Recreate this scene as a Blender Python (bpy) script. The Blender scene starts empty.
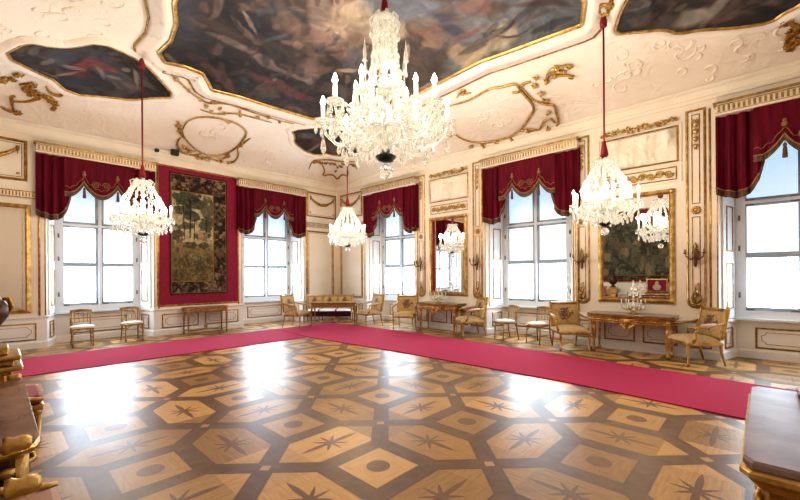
import bpy, bmesh, math, random
import numpy as np
from mathutils import Vector, Matrix
random.seed(4)
PI = math.pi
C = bpy.context.scene.collection
L, D = 14.2, 9.6            # room: length along the right wall (x), depth along the left wall (-y)
R = math.radians

# ------------------------------------------------------------------ materials
class NT:
    """tiny expression helper over shader nodes"""
    def __init__(s, nt): s.nt = nt; s.n = nt.nodes; s.l = nt.links
    def put(s, sock, v):
        if v is None: return
        if isinstance(v, (int, float)): sock.default_value = v
        elif isinstance(v, tuple): sock.default_value = v if len(v) == len(sock.default_value) else v + (1,)
        else: s.l.new(v, sock)
    def m(s, op, a, b=None, c=None):
        n = s.n.new('ShaderNodeMath'); n.operation = op
        for i, v in enumerate((a, b, c)): s.put(n.inputs[i], v)
        return n.outputs[0]
    def mix(s, f, a, b):
        n = s.n.new('ShaderNodeMix'); n.data_type = 'RGBA'
        s.put(n.inputs[0], f); s.put(n.inputs[6], a); s.put(n.inputs[7], b)
        return n.outputs[2]
    def noise(s, scale, detail=3, vec=None, rough=.5, dist=0):
        n = s.n.new('ShaderNodeTexNoise'); n.inputs['Scale'].default_value = scale
        n.inputs['Detail'].default_value = detail; n.inputs['Roughness'].default_value = rough
        n.inputs['Distortion'].default_value = dist
        if vec is not None: s.l.new(vec, n.inputs['Vector'])
        return n.outputs[0]
    def coord(s): return s.n.new('ShaderNodeTexCoord').outputs['Object']
    def scale(s, vec, x, y, z):
        n = s.n.new('ShaderNodeMapping'); s.l.new(vec, n.inputs[0]); n.inputs['Scale'].default_value = (x, y, z)
        return n.outputs[0]
    def xyz(s, vec):
        n = s.n.new('ShaderNodeSeparateXYZ'); s.l.new(vec, n.inputs[0]); return n.outputs
    def bump(s, h, strength=.3, dist=.01):
        n = s.n.new('ShaderNodeBump'); n.inputs['Strength'].default_value = strength
        n.inputs['Distance'].default_value = dist; s.l.new(h, n.inputs['Height']); return n.outputs[0]
    def step(s, a, b):            # 1 where a < b
        return s.m('LESS_THAN', a, b)
    def ramp(s, f, *stops):
        n = s.n.new('ShaderNodeValToRGB'); e = n.color_ramp.elements
        while len(e) < len(stops): e.new(.5)
        for k, (p, c) in zip(e, stops): k.position = p; k.color = c + (1,)
        s.put(n.inputs[0], f); return n.outputs[0]

def mat(name, col=(.8, .8, .8), rough=.5, metal=0, spec=.5, emit=None, estr=0, trans=0, coat=0, sheen=0):
    m = bpy.data.materials.new(name); m.use_nodes = True
    b = m.node_tree.nodes['Principled BSDF']
    b.inputs['Base Color'].default_value = col + (1,)
    b.inputs['Roughness'].default_value = rough; b.inputs['Metallic'].default_value = metal
    b.inputs['Specular IOR Level'].default_value = spec
    b.inputs['Transmission Weight'].default_value = trans
    b.inputs['Coat Weight'].default_value = coat; b.inputs['Sheen Weight'].default_value = sheen
    if emit: b.inputs['Emission Color'].default_value = emit + (1,); b.inputs['Emission Strength'].default_value = estr
    return m
def nt_of(m): return NT(m.node_tree), m.node_tree.nodes['Principled BSDF'].inputs
def varied(name, c1, c2, scale=4, rough=.5, metal=0, bump=0, bscale=40, bdist=.01, detail=4, spec=.5, stretch=None, sheen=0, coat=0):
    m = mat(name, c1, rough, metal, spec, sheen=sheen, coat=coat); t, i = nt_of(m)
    v = t.coord()
    if stretch: v = t.scale(v, *stretch)
    n = t.noise(scale, detail, v)
    t.l.new(t.ramp(n, (.35, c1), (.65, c2)), i['Base Color'])
    if bump: t.l.new(t.bump(t.noise(bscale, 3, v), bump, bdist), i['Normal'])
    return m

M = {}
M['plaster'] = varied('cream_plaster', (.80, .725, .605), (.86, .79, .68), 1.5, .55, bump=.15, bscale=12)
M['dado'] = varied('daylight_tinted_dado', (.78, .775, .775), (.84, .83, .825), 1.5, .45, bump=.1, bscale=15)
M['white'] = varied('white_paint', (.70, .75, .80), (.75, .80, .84), 2, .4)
M['sashpaint'] = varied('grey_blue_sash_paint', (.30, .38, .46), (.36, .44, .52), 3, .4)
M['gold'] = varied('gilding', (.38, .235, .07), (.68, .45, .17), 11, .33, .8, bump=.35, bscale=45, bdist=.012)
M['goldwood'] = varied('gilded_wood', (.26, .15, .05), (.47, .30, .115), 8, .4, .5, bump=.2, bscale=30)
M['darkgold'] = varied('aged_gilding', (.25, .13, .03), (.55, .32, .08), 14, .38, .85, bump=.4, bscale=40)
M['velvet'] = varied('crimson_velvet', (.085, .002, .012), (.15, .004, .021), 5, .75, spec=.2, stretch=(3, 3, .4))
M['redwall'] = varied('crimson_wall_cloth', (.22, .004, .035), (.26, .006, .042), 9, .8)
M['fringe'] = varied('bullion_fringe', (.055, .026, .016), (.18, .10, .05), 38, .7, stretch=(3, 3, .12))
M['braid'] = varied('dull_gold_braid', (.22, .11, .05), (.36, .2, .09), 30, .6)
M['tassel'] = mat('tassel_thread', (.12, .06, .025), .7)
M['cord'] = mat('red_cord', (.16, .006, .012), .7)
M['sleeve'] = varied('red_silk_sleeve', (.26, .006, .012), (.2, .004, .01), 8, .5)
M['carpet'] = varied('red_carpet', (.42, .010, .075), (.47, .014, .09), 60, .9, bump=.3, bscale=300, bdist=.004, spec=.15, sheen=.08)
M['silk'] = varied('tan_silk', (.50, .37, .20), (.58, .44, .26), 12, .6)
M['ivory'] = varied('ivory_fabric', (.74, .68, .58), (.8, .75, .66), 8, .7)
M['whitecloth'] = varied('white_cushion_cloth', (.82, .81, .79), (.86, .85, .83), 8, .8)
M['plum'] = mat('dark_plum_strip', (.045, .008, .02), .8)
M['pinkred'] = varied('rose_upholstery', (.33, .07, .07), (.4, .1, .09), 6, .7)
M['rose'] = varied('faded_rose_silk', (.46, .27, .2), (.52, .32, .24), 5, .6)
M['marble'] = varied('brown_red_marble', (.15, .07, .05), (.27, .15, .11), 5, .22, detail=8)
M['marble2'] = varied('grey_violet_marble', (.20, .125, .13), (.32, .23, .23), 6, .38, detail=8, spec=.5)
M['consoletop'] = varied('brown_console_marble', (.16, .10, .065), (.27, .18, .115), 7, .2, detail=6)
M['bronze'] = varied('dark_bronze', (.05, .022, .012), (.12, .06, .03), 8, .35, .7)
M['brass'] = varied('old_brass', (.16, .10, .045), (.3, .2, .09), 12, .4, .8)
M['iron'] = mat('grey_iron', (.16, .18, .21), .45, .3)
M['black'] = mat('black_plastic', (.012, .012, .014), .45)
M['candle'] = mat('ivory_candle', (.9, .84, .72), .5, emit=(1, .85, .6), estr=.5)  # shaft emission imitates the glow of the bulb above
M['bulb'] = mat('warm_bulb', (1, .9, .7), .4, emit=(1, .86, .62), estr=40)
M['mirror'] = mat('mirror_silver', (.86, .87, .87), .01, 1)
M['stone'] = varied('grey_stone', (.5, .48, .45), (.58, .55, .5), 4, .6)
M['hollow'] = mat('dark_metal', (.02, .02, .022), .4, .5)
M['door'] = M['white']
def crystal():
    m = mat('cut_crystal', (1, .97, .92), .06, 0, .8, trans=.85, emit=(1, .88, .66), estr=.085); return m  # faint emission puts a lit glow into the crystal itself
M['crystal'] = crystal()
def pane(name, col, s):
    m = mat(name, (.8, .85, .9), .15, emit=col, estr=s); return m  # panes glow by emission, standing in for daylight behind them
M['pane_low'] = pane('bright_daylit_pane', (.72, .87, 1.0), 16.0)
M['pane_mid'] = pane('daylit_blind_pane', (.72, .87, 1.0), 7)
M['pane_top'] = pane('shaded_blue_blind_pane', (.40, .63, .80), .75)
M['pane_mid2'] = pane('daylit_blue_blind_pane', (.66, .84, .96), .82)

def stucco():
    m = mat('white_stucco_relief', (.85, .80, .72), .55); t, i = nt_of(m)
    v = t.coord()
    t.l.new(t.ramp(t.noise(1.1, 3, v), (.3, (.85, .78, .665)), (.7, (.90, .845, .75))), i['Base Color'])
    a = t.noise(2.6, 5, v, .55, 1.8); b = t.noise(.7, 2, v)
    t.l.new(t.bump(t.m('MULTIPLY', t.m('POWER', a, 2.0), t.m('SMOOTH_MAX', t.m('MULTIPLY_ADD', b, 3.0, -1.3), .02, .1)), .42, .26), i['Normal'])
    return m
M['stucco'] = stucco()

def parquet():
    m = mat('star_parquet', (.4, .2, .08), .16, 0, .42, coat=.10); t, i = nt_of(m)
    i['Coat Roughness'].default_value = .2
    v = t.coord(); X, Y, Z = t.xyz(v)
    u = t.m('DIVIDE', t.m('SUBTRACT', X, 8.0), 1.29); w = t.m('DIVIDE', t.m('ADD', Y, 5.40), 1.287)
    ru = t.m('ROUND', u); rw = t.m('ROUND', w)
    du = t.m('SUBTRACT', u, ru); dw = t.m('SUBTRACT', w, rw)
    au = t.m('ABSOLUTE', du); aw = t.m('ABSOLUTE', dw)
    mx = lambda a, b: t.m('MAXIMUM', a, b); mn = lambda a, b: t.m('MINIMUM', a, b)
    add = lambda a, b: t.m('ADD', a, b); sub = lambda a, b: t.m('SUBTRACT', a, b); mul = lambda a, b: t.m('MULTIPLY', a, b)
    sq = sub(mx(au, aw), .185)
    hb = sub(.5, aw); hx = mx(sub(hb, .195), mul(sub(add(au, hb), .415), .707))
    gb = sub(.5, au); hy = mx(sub(gb, .195), mul(sub(add(aw, gb), .415), .707))
    hexd = mn(hx, hy); light = mn(sq, hexd)
    def star(a, b):
        r = t.m('SQRT', add(mul(a, a), mul(b, b)))
        th = t.m('ARCTAN2', b, t.m('MAXIMUM', a, 1e-4))
        c4 = t.m('PINGPONG', add(th, 10*PI), PI/8)
        ca = t.m('COSINE', th)
        rad = mul(add(.042, mul(.115, t.m('POWER', t.m('MAXIMUM', sub(1.0, t.m('DIVIDE', c4, PI/8)), 0.0), 2.0))), add(.85, mul(.75, t.m('POWER', ca, 14.0))))
        return sub(r, rad)
    st = mn(star(au, hb), star(aw, gb))
    circ = sub(t.m('SQRT', add(mul(au, au), mul(aw, aw))), .075)
    cs = sub(add(mul(gb, .8), mul(hb, .8)), .032)
    inlay = mn(st, circ)
    # wood grain
    gr = t.noise(5, 6, t.scale(v, 1, 9, 1), .6, .6); gr2 = t.noise(5, 6, t.scale(v, 9, 1, 1), .6, .6)
    pick = t.step(hx, hy); g = t.mix(pick, gr2, gr)
    wn = t.n.new('ShaderNodeTexWhiteNoise'); cb = t.n.new('ShaderNodeCombineXYZ')
    t.put(cb.inputs[0], t.m('ROUND', mul(u, 2.0))); t.put(cb.inputs[1], t.m('ROUND', mul(w, 2.0))); t.l.new(cb.outputs[0], wn.inputs[0])
    lightc = t.ramp(g, (.25, (.30, .14, .032)), (.5, (.48, .255, .07)), (.8, (.60, .36, .12)))
    lightc = t.mix(mul(wn.outputs[0], .35), lightc, (.60, .40, .19))
    diag = t.noise(6, 6, v, .6, 1.0)
    darkc = t.ramp(diag, (.3, (.075, .032, .013)), (.6, (.135, .063, .026)), (.8, (.20, .105, .05)))
    tone = t.m('MULTIPLY_ADD', wn.outputs[0], .70, .68)
    vm = t.n.new('ShaderNodeVectorMath'); vm.operation = 'SCALE'; t.l.new(lightc, vm.inputs[0]); t.l.new(tone, vm.inputs['Scale']); lightc = vm.outputs[0]
    c = t.mix(t.step(light, 0.0), darkc, lightc)
    c = t.mix(t.step(inlay, 0.0), c, t.mix(t.noise(20, 2, v), (.10, .04, .015), (.2, .09, .035)))
    c = t.mix(t.step(cs, 0.0), c, (.5, .3, .15))
    edge = t.step(t.m('ABSOLUTE', light), .006)
    band = t.step(t.m('ABSOLUTE', sub(au, aw)), .005)
    c = t.mix(mul(edge, .6), c, (.03, .012, .006))
    wear = t.noise(.8, 4, v)
    c = t.mix(mul(wear, .25), c, (.40, .25, .11))
    t.l.new(c, i['Base Color'])
    t.l.new(t.m('MULTIPLY_ADD', t.noise(2.2, 6, v, .65), .34, .20), i['Roughness'])
    t.l.new(t.bump(t.noise(6, 5, v), .10, .02), i['Normal'])
    return m
M['parquet'] = parquet()

def embroidered(name, base, scale, cx, cz, rx, rz):
    """silk with a dark bouquet worked at the middle of the panel"""
    m = mat(name, base, .65); t, i = nt_of(m); v = t.coord(); X, Y, Z = t.xyz(v)
    a = t.m('DIVIDE', t.m('SUBTRACT', X, cx), rx); b = t.m('DIVIDE', t.m('SUBTRACT', Z, cz), rz)
    r = t.m('SQRT', t.m('ADD', t.m('MULTIPLY', a, a), t.m('MULTIPLY', b, b)))
    n = t.noise(scale, 3, v, .6, .6)
    f = t.m('GREATER_THAN', t.m('SUBTRACT', n, t.m('MULTIPLY', r, .28)), .30)
    mot = t.ramp(t.noise(scale * 2, 2, v), (.35, (.07, .06, .045)), (.5, (.22, .07, .05)), (.62, (.10, .10, .06)), (.75, (.40, .33, .22)))
    ring = t.m('LESS_THAN', r, 1.25)
    t.l.new(t.mix(t.m('MULTIPLY', f, ring), t.ramp(t.noise(14, 3, v), (.3, base), (.7, tuple(x * 1.15 for x in base))), mot), i['Base Color'])
    return m
M['embroid'] = embroidered('embroidered_tan_silk', (.48, .335, .155), 24, 0, .71, .17, .17)
M['sofasilk'] = embroidered('embroidered_sofa_silk', (.48, .33, .14), 24, 0, .72, .12, .10)

def painted(name, rough=.5):
    m = mat(name, (.5, .5, .5), rough, spec=.3); t, i = nt_of(m)
    a = t.n.new('ShaderNodeVertexColor'); a.layer_name = 'Col'
    t.l.new(a.outputs[0], i['Base Color']); return m
M['fresco'] = painted('fresco_paint', .6); M['tapestry'] = painted('woven_tapestry', .9)

# ------------------------------------------------------------------ mesh builder
class MB:
    def __init__(s, T=None): s.v = []; s.f = []; s.sm = []; s.mi = []; s.T = T; s.cur = 0
    def add(s, vs, fs, smooth=False):
        o = len(s.v); s.v += [s.T(*p) if s.T else tuple(p) for p in vs]
        for f in fs: s.f.append([i + o for i in f]); s.sm.append(smooth); s.mi.append(s.cur)
        return s
    def bx(s, x0, y0, z0, x1, y1, z1):
        return s.add([(x0,y0,z0),(x1,y0,z0),(x1,y1,z0),(x0,y1,z0),(x0,y0,z1),(x1,y0,z1),(x1,y1,z1),(x0,y1,z1)],
            [(3,2,1,0),(4,5,6,7),(0,1,5,4),(1,2,6,5),(2,3,7,6),(3,0,4,7)])
    def rbx(s, x0, y0, z0, x1, y1, z1, b=.02):
        """box with softened edges"""
        def ring(z, i): return [(x0+i,y0+b,z),(x0+b,y0+i,z),(x1-b,y0+i,z),(x1-i,y0+b,z),(x1-i,y1-b,z),(x1-b,y1-i,z),(x0+b,y1-i,z),(x0+i,y1-b,z)]
        rings = [ring(z0, b), ring(z0+b, 0), ring(z1-b, 0), ring(z1-b*.3, b*.3), ring(z1, b)]
        s.loft(rings, True); return s
    def loft(s, rings, cap=True, smooth=False, closed=True):
        n = len(rings[0]); vs = [p for r in rings for p in r]; fs = []
        for k in range(len(rings)-1):
            for i in range(n if closed else n-1):
                j = (i+1) % n; fs.append((k*n+i, k*n+j, (k+1)*n+j, (k+1)*n+i))
        if cap and closed: fs.append(tuple(range(n-1,-1,-1))); fs.append(tuple((len(rings)-1)*n+i for i in range(n)))
        return s.add(vs, fs, smooth)
    def tube(s, pts, r, n=8, smooth=True, flat=1.0):
        pts = [Vector(p) for p in pts]; rr = r if isinstance(r, (list, tuple)) else [r]*len(pts)
        rings = []; up = None
        for k, p in enumerate(pts):
            d = (pts[min(k+1,len(pts)-1)] - pts[max(k-1,0)])
            d = d.normalized() if d.length > 1e-9 else Vector((0,0,1))
            if up is None: up = d.orthogonal().normalized()
            else:
                up = up - d*up.dot(d); up = up.normalized() if up.length > 1e-6 else d.orthogonal().normalized()
            w = d.cross(up)
            rings.append([tuple(p + (up*math.cos(2*PI*i/n) + w*math.sin(2*PI*i/n)*flat)*rr[k]) for i in range(n)])
        return s.loft(rings, True, smooth)
    def lathe(s, prof, n=12, o=(0,0,0), smooth=True, sx=1, sy=1):
        return s.loft([[(o[0]+max(r,1e-4)*math.cos(2*PI*i/n)*sx, o[1]+max(r,1e-4)*math.sin(2*PI*i/n)*sy, o[2]+z) for i in range(n)] for r, z in prof], True, smooth)
    def prism(s, poly, z0, z1):
        n = len(poly); return s.loft([[(x,y,z0) for x,y in poly],[(x,y,z1) for x,y in poly]])
    def ball(s, c, r, n=6, m=4, sz=1, sx=1, sy=1):
        return s.lathe([(r*math.sin(PI*k/m), -r*sz*math.cos(PI*k/m)) for k in range(m+1)], n, c, True, sx, sy)
    def gem(s, c, r, h):         # hanging drop, narrow at the top
        x,y,z = c; n = 5
        s.loft([[(x+q*math.cos(2*PI*i/n), y+q*math.sin(2*PI*i/n), z-t*h) for i in range(n)] for q,t in ((.001,0),(r*.55,.3),(r,.68),(r*.6,.9),(.001,1))], True)
        return s
    def frame(s, poly, prof, smooth=False):
        """moulding swept round a closed polygon of (s,z); prof = list of (outward offset, n)"""
        n = len(poly); area = sum(poly[i][0]*poly[(i+1)%n][1]-poly[(i+1)%n][0]*poly[i][1] for i in range(n)); sg = 1 if area > 0 else -1
        rings = []
        for k in range(n):
            a,b,c = poly[k-1], poly[k], poly[(k+1)%n]
            d1 = Vector((b[0]-a[0], b[1]-a[1])).normalized(); d2 = Vector((c[0]-b[0], c[1]-b[1])).normalized()
            n1 = Vector((d1.y,-d1.x))*sg; n2 = Vector((d2.y,-d2.x))*sg; mt = (n1+n2); mt = mt/max(.3, 1+n1.dot(n2))
            rings.append([(b[0]+mt.x*o, h, b[1]+mt.y*o) for o,h in prof])
        rings.append(rings[0]); return s.loft(rings, False, smooth, closed=True)
    def grid(s, fn, nu, nv, smooth=True):
        vs = [fn(i/nu, j/nv) for j in range(nv+1) for i in range(nu+1)]
        fs = [(j*(nu+1)+i, j*(nu+1)+i+1, (j+1)*(nu+1)+i+1, (j+1)*(nu+1)+i) for j in range(nv) for i in range(nu)]
        return s.add(vs, fs, smooth)
    def build(s, name, mats, parent=None, loc=None, norm=True):
        me = bpy.data.meshes.new(name); me.from_pydata(s.v, [], s.f)
        for m in (mats if isinstance(mats, (list, tuple)) else [mats]): me.materials.append(M[m] if isinstance(m, str) else m)
        me.polygons.foreach_set('use_smooth', s.sm); me.polygons.foreach_set('material_index', s.mi)
        if norm:
            bm = bmesh.new(); bm.from_mesh(me); bmesh.ops.recalc_face_normals(bm, faces=bm.faces); bm.to_mesh(me); bm.free()
        me.update()
        o = bpy.data.objects.new(name, me); C.objects.link(o)
        if parent: o.parent = parent
        if loc: o.location = loc
        return o
def tag(o, label=None, cat=None, group=None, kind=None):
    for k, v in (('label', label), ('category', cat), ('group', group), ('kind', kind)):
        if v: o[k] = v
    return o
def empty(name, loc=(0,0,0), rz=0, label=None, cat=None, group=None, kind=None, parent=None):
    o = bpy.data.objects.new(name, None); C.objects.link(o); o.location = loc; o.rotation_euler.z = rz
    if parent: o.parent = parent
    return tag(o, label, cat, group, kind)
def struct(o): o['kind'] = 'structure'; return o
def copy_tree(o, parent=None):
    kids = list(o.children)
    c = o.copy(); C.objects.link(c); c.parent = parent
    for k in kids: copy_tree(k, c)
    return c
def place(o, x, y, z, rot, label=None, group=None):
    o.location = (x, y, z); o.rotation_euler.z = R(rot); return tag(o, label, None, group)
# wall frames: s along the wall, n into the room, z up
TR = lambda s, n, z: (s, -n, z)
TL = lambda s, n, z: (n, -s, z)
TB = lambda s, n, z: (s, -D + n, z)
TE = lambda s, n, z: (L - n, -s, z)
def rect(s0, z0, s1, z1): return [(s0,z0),(s1,z0),(s1,z1),(s0,z1)]
def mould(w, h, n0=0): return [(-w/2,n0),(-w/2,n0+h*.6),(-w/4,n0+h),(w/8,n0+h*.75),(w/2,n0+h*.45),(w/2,n0)]
def inter(x, pts):
    for (a,b),(c,d) in zip(pts, pts[1:]):
        if x <= c: 
            t = (x-a)/max(c-a,1e-9); t = min(max(t,0),1); return b+(d-b)*t
    return pts[-1][1]
trim_n = [0]
def trim(mb, m):
    trim_n[0] += 1; return struct(mb.build('trim_%d' % trim_n[0], m))
def vault(x, y):
    d = max(0, min(x, L-x, -y, D+y)); return 4.9 + 1.0*(1-(1-min(d,4.8)/4.8)**2)

# noise for painted surfaces (numpy)
def vnoise(x, y, seed=0):
    xi = np.floor(x).astype(np.int64); yi = np.floor(y).astype(np.int64); fx = x-xi; fy = y-yi
    fx = fx*fx*(3-2*fx); fy = fy*fy*(3-2*fy)
    def h(a, b):
        n = (a*374761393 + b*668265263 + seed*974711) & 0x7fffffff
        n = ((n ^ (n >> 13))*1274126177) & 0x7fffffff; return ((n ^ (n >> 16)) & 0xffff)/65535.0
    return (h(xi,yi)*(1-fx)+h(xi+1,yi)*fx)*(1-fy)+(h(xi,yi+1)*(1-fx)+h(xi+1,yi+1)*fx)*fy
def fbm(x, y, seed=0, o=4):
    r = 0; a = .5
    for k in range(o): r = r + a*vnoise(x*2**k, y*2**k, seed+k); a *= .5
    return r/(1-.5**o)
def lin(c): 
    c = np.asarray(c, float)/255; return np.where(c <= .04045, c/12.92, ((c+.055)/1.055)**2.4)
def paint(o, rgb):
    me = o.data; a = me.color_attributes.new('Col', 'FLOAT_COLOR', 'POINT')
    q = np.ones((len(me.vertices), 4)); q[:, :3] = rgb; a.data.foreach_set('color', q.ravel().astype(np.float32))
C_TUBES= {"left_cartouche": [[[0.95, -5.56], [1.27, -5.58], [1.51, -5.48], [1.68, -5.27], [1.77, -5.03], [1.77, -4.81], [1.77, -4.58], [1.66, -4.32], [1.49, -4.14], [1.16, -4.1], [0.84, -4.11], [0.51, -4.22], [0.27, -4.45], [0.22, -4.75], [0.33, -5.03], [0.54, -5.29], [0.76, -5.48], [0.95, -5.56]], [[1.22, -5.79], [1.23, -5.71], [1.0, -5.69], [0.81, -5.56], [0.68, -5.43]], [[0.7, -5.5], [0.52, -5.55], [0.32, -5.49], [0.11, -5.32], [0.08, -5.08], [0.22, -4.85]], [[0.41, -5.41], [0.39, -5.29], [0.26, -5.14], [0.26, -5.02]], [[1.32, -3.97], [1.11, -4.01], [0.89, -4.06], [0.75, -4.1]], [[0.71, -4.05], [0.44, -3.91], [0.15, -3.92], [0.02, -4.13], [0.06, -4.38], [0.13, -4.61], [0.06, -4.8], [0.06, -5.07], [0.07, -5.24]], [[0.49, -4.22], [0.34, -4.19], [0.19, -4.28], [0.19, -4.42]]], "frame_vine": [[[2.99, -6.77], [2.86, -6.58], [2.76, -6.3], [2.5, -6.0], [2.29, -5.69], [2.17, -5.38], [2.39, -5.11], [2.39, -4.73], [2.36, -4.31], [2.36, -3.77], [2.43, -3.28]], [[1.89, -5.46], [1.86, -5.09], [2.16, -4.73], [2.17, -4.21], [2.2, -3.79]]], "left_rocaille": [[[0.36, -8.74], [0.27, -8.62], [0.29, -8.48]], [[0.3, -8.55], [0.56, -8.58], [0.72, -8.59], [0.76, -8.53]], [[0.58, -8.58], [0.66, -8.37], [0.81, -8.23], [0.97, -8.18], [0.98, -7.99], [0.69, -7.94], [0.64, -8.0]], [[1.26, -8.11], [1.11, -8.06], [1.06, -7.91], [1.16, -7.85], [1.19, -7.9]], [[1.17, -8.44], [1.09, -8.34], [0.9, -8.23]]], "corner_rocaille": [[[0.59, -1.61], [0.96, -1.76], [1.12, -1.62], [0.94, -1.31], [0.66, -1.01], [0.38, -0.95], [0.62, -0.68], [0.4, -0.3], [0.96, -0.53], [1.04, -0.3], [1.61, -0.83], [1.92, -0.81], [1.78, -0.53]], [[1.06, -1.76], [1.35, -1.15], [2.05, -0.86]]], "right_rocaille": [[[11.78, -0.86], [11.83, -0.91], [11.9, -0.76], [11.98, -0.7], [12.08, -0.69]], [[11.87, -0.71], [11.85, -0.49], [11.82, -0.36]], [[11.91, -0.27], [11.93, -0.5], [11.99, -0.38], [12.07, -0.42]]], "right_cartouche": [[[6.09, -1.64], [6.46, -1.59], [6.89, -1.55], [7.41, -1.68], [7.66, -1.58], [7.96, -1.56], [7.93, -1.36], [8.01, -0.75], [7.73, -0.51], [7.36, -0.21], [6.95, -0.11], [6.6, -0.12], [6.17, -0.22], [5.89, -0.47], [5.85, -0.73], [5.65, -0.66]], [[7.75, -1.34], [7.92, -1.3]], [[7.93, -1.33], [8.06, -1.48], [8.22, -1.45]], [[8.0, -1.4], [8.02, -1.01], [8.21, -0.73], [8.38, -0.69], [8.32, -0.41], [8.27, -0.13], [8.14, -0.02], [7.92, -0.03]], [[7.8, -0.08], [7.97, -0.29], [8.15, -0.34], [8.19, -0.16]], [[6.65, -1.76], [6.89, -1.93], [6.96, -1.85], [6.74, -1.8], [7.01, -1.74]], [[8.47, -1.34], [8.63, -1.56], [8.78, -1.55], [8.98, -1.51]], [[8.5, -1.36], [8.68, -1.4], [8.93, -1.25]], [[7.36, -0.21], [7.55, -0.18], [7.8, -0.08]]], "frame_shell": [[[9.76, -2.3], [9.75, -2.42], [9.8, -2.49], [9.88, -2.46], [9.88, -2.35], [9.81, -2.31]]]}
C_BLOBS= {"left_cartouche": [[0.34, -5.29], [0.24, -5.18], [0.07, -4.77], [0.13, -4.61], [0.09, -4.31], [0.37, -4.2], [0.15, -4.03], [0.97, -5.63], [1.1, -5.7], [0.97, -4.05], [1.76, -4.74], [0.04, -4.62], [0.06, -4.9]], "frame_vine": [[3.0, -6.68], [2.84, -6.47], [2.68, -6.21], [2.45, -5.9], [2.26, -5.59], [2.09, -5.4], [2.34, -5.32], [2.15, -5.11], [2.46, -5.0], [2.28, -4.68], [2.45, -4.56], [2.26, -4.21], [2.39, -4.0], [2.34, -3.64], [2.03, -4.96], [2.13, -4.61], [1.97, -5.22]], "left_rocaille": [[1.14, -8.4], [1.09, -8.34], [0.98, -8.3], [0.9, -8.23], [0.97, -8.13], [0.91, -8.04], [0.86, -7.95], [0.68, -7.96], [1.45, -8.68], [1.45, -8.58], [1.33, -8.71], [1.68, -8.52], [1.23, -8.31], [1.03, -8.38], [1.05, -8.26], [0.3, -8.5], [0.95, -8.33]], "corner_rocaille": [[1.0, -1.66], [1.04, -1.44], [1.24, -1.07], [1.18, -0.89], [1.34, -0.88], [1.84, -0.75], [1.1, -1.29], [1.58, -0.94], [1.05, -1.57], [0.9, -0.75], [1.12, -1.12]], "right_rocaille": [[11.84, -0.84], [11.91, -0.51], [11.88, -0.39], [11.96, -0.44], [11.95, -0.67], [11.9, -0.65], [11.8, -0.88], [12.03, -0.67]], "right_cartouche": [[8.24, -1.31], [8.26, -1.08], [8.26, -0.85], [8.17, -0.52], [7.99, -0.08], [7.55, -0.18], [7.09, -0.05], [6.68, -0.09], [6.29, -0.07], [5.99, -0.18], [8.49, -1.33], [8.68, -1.4], [8.76, -1.55], [8.84, -1.39], [8.93, -1.25], [8.98, -1.51], [8.37, -1.5]], "frame_shell": [[9.79, -2.28], [9.8, -2.49], [9.89, -2.39]]}
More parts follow.
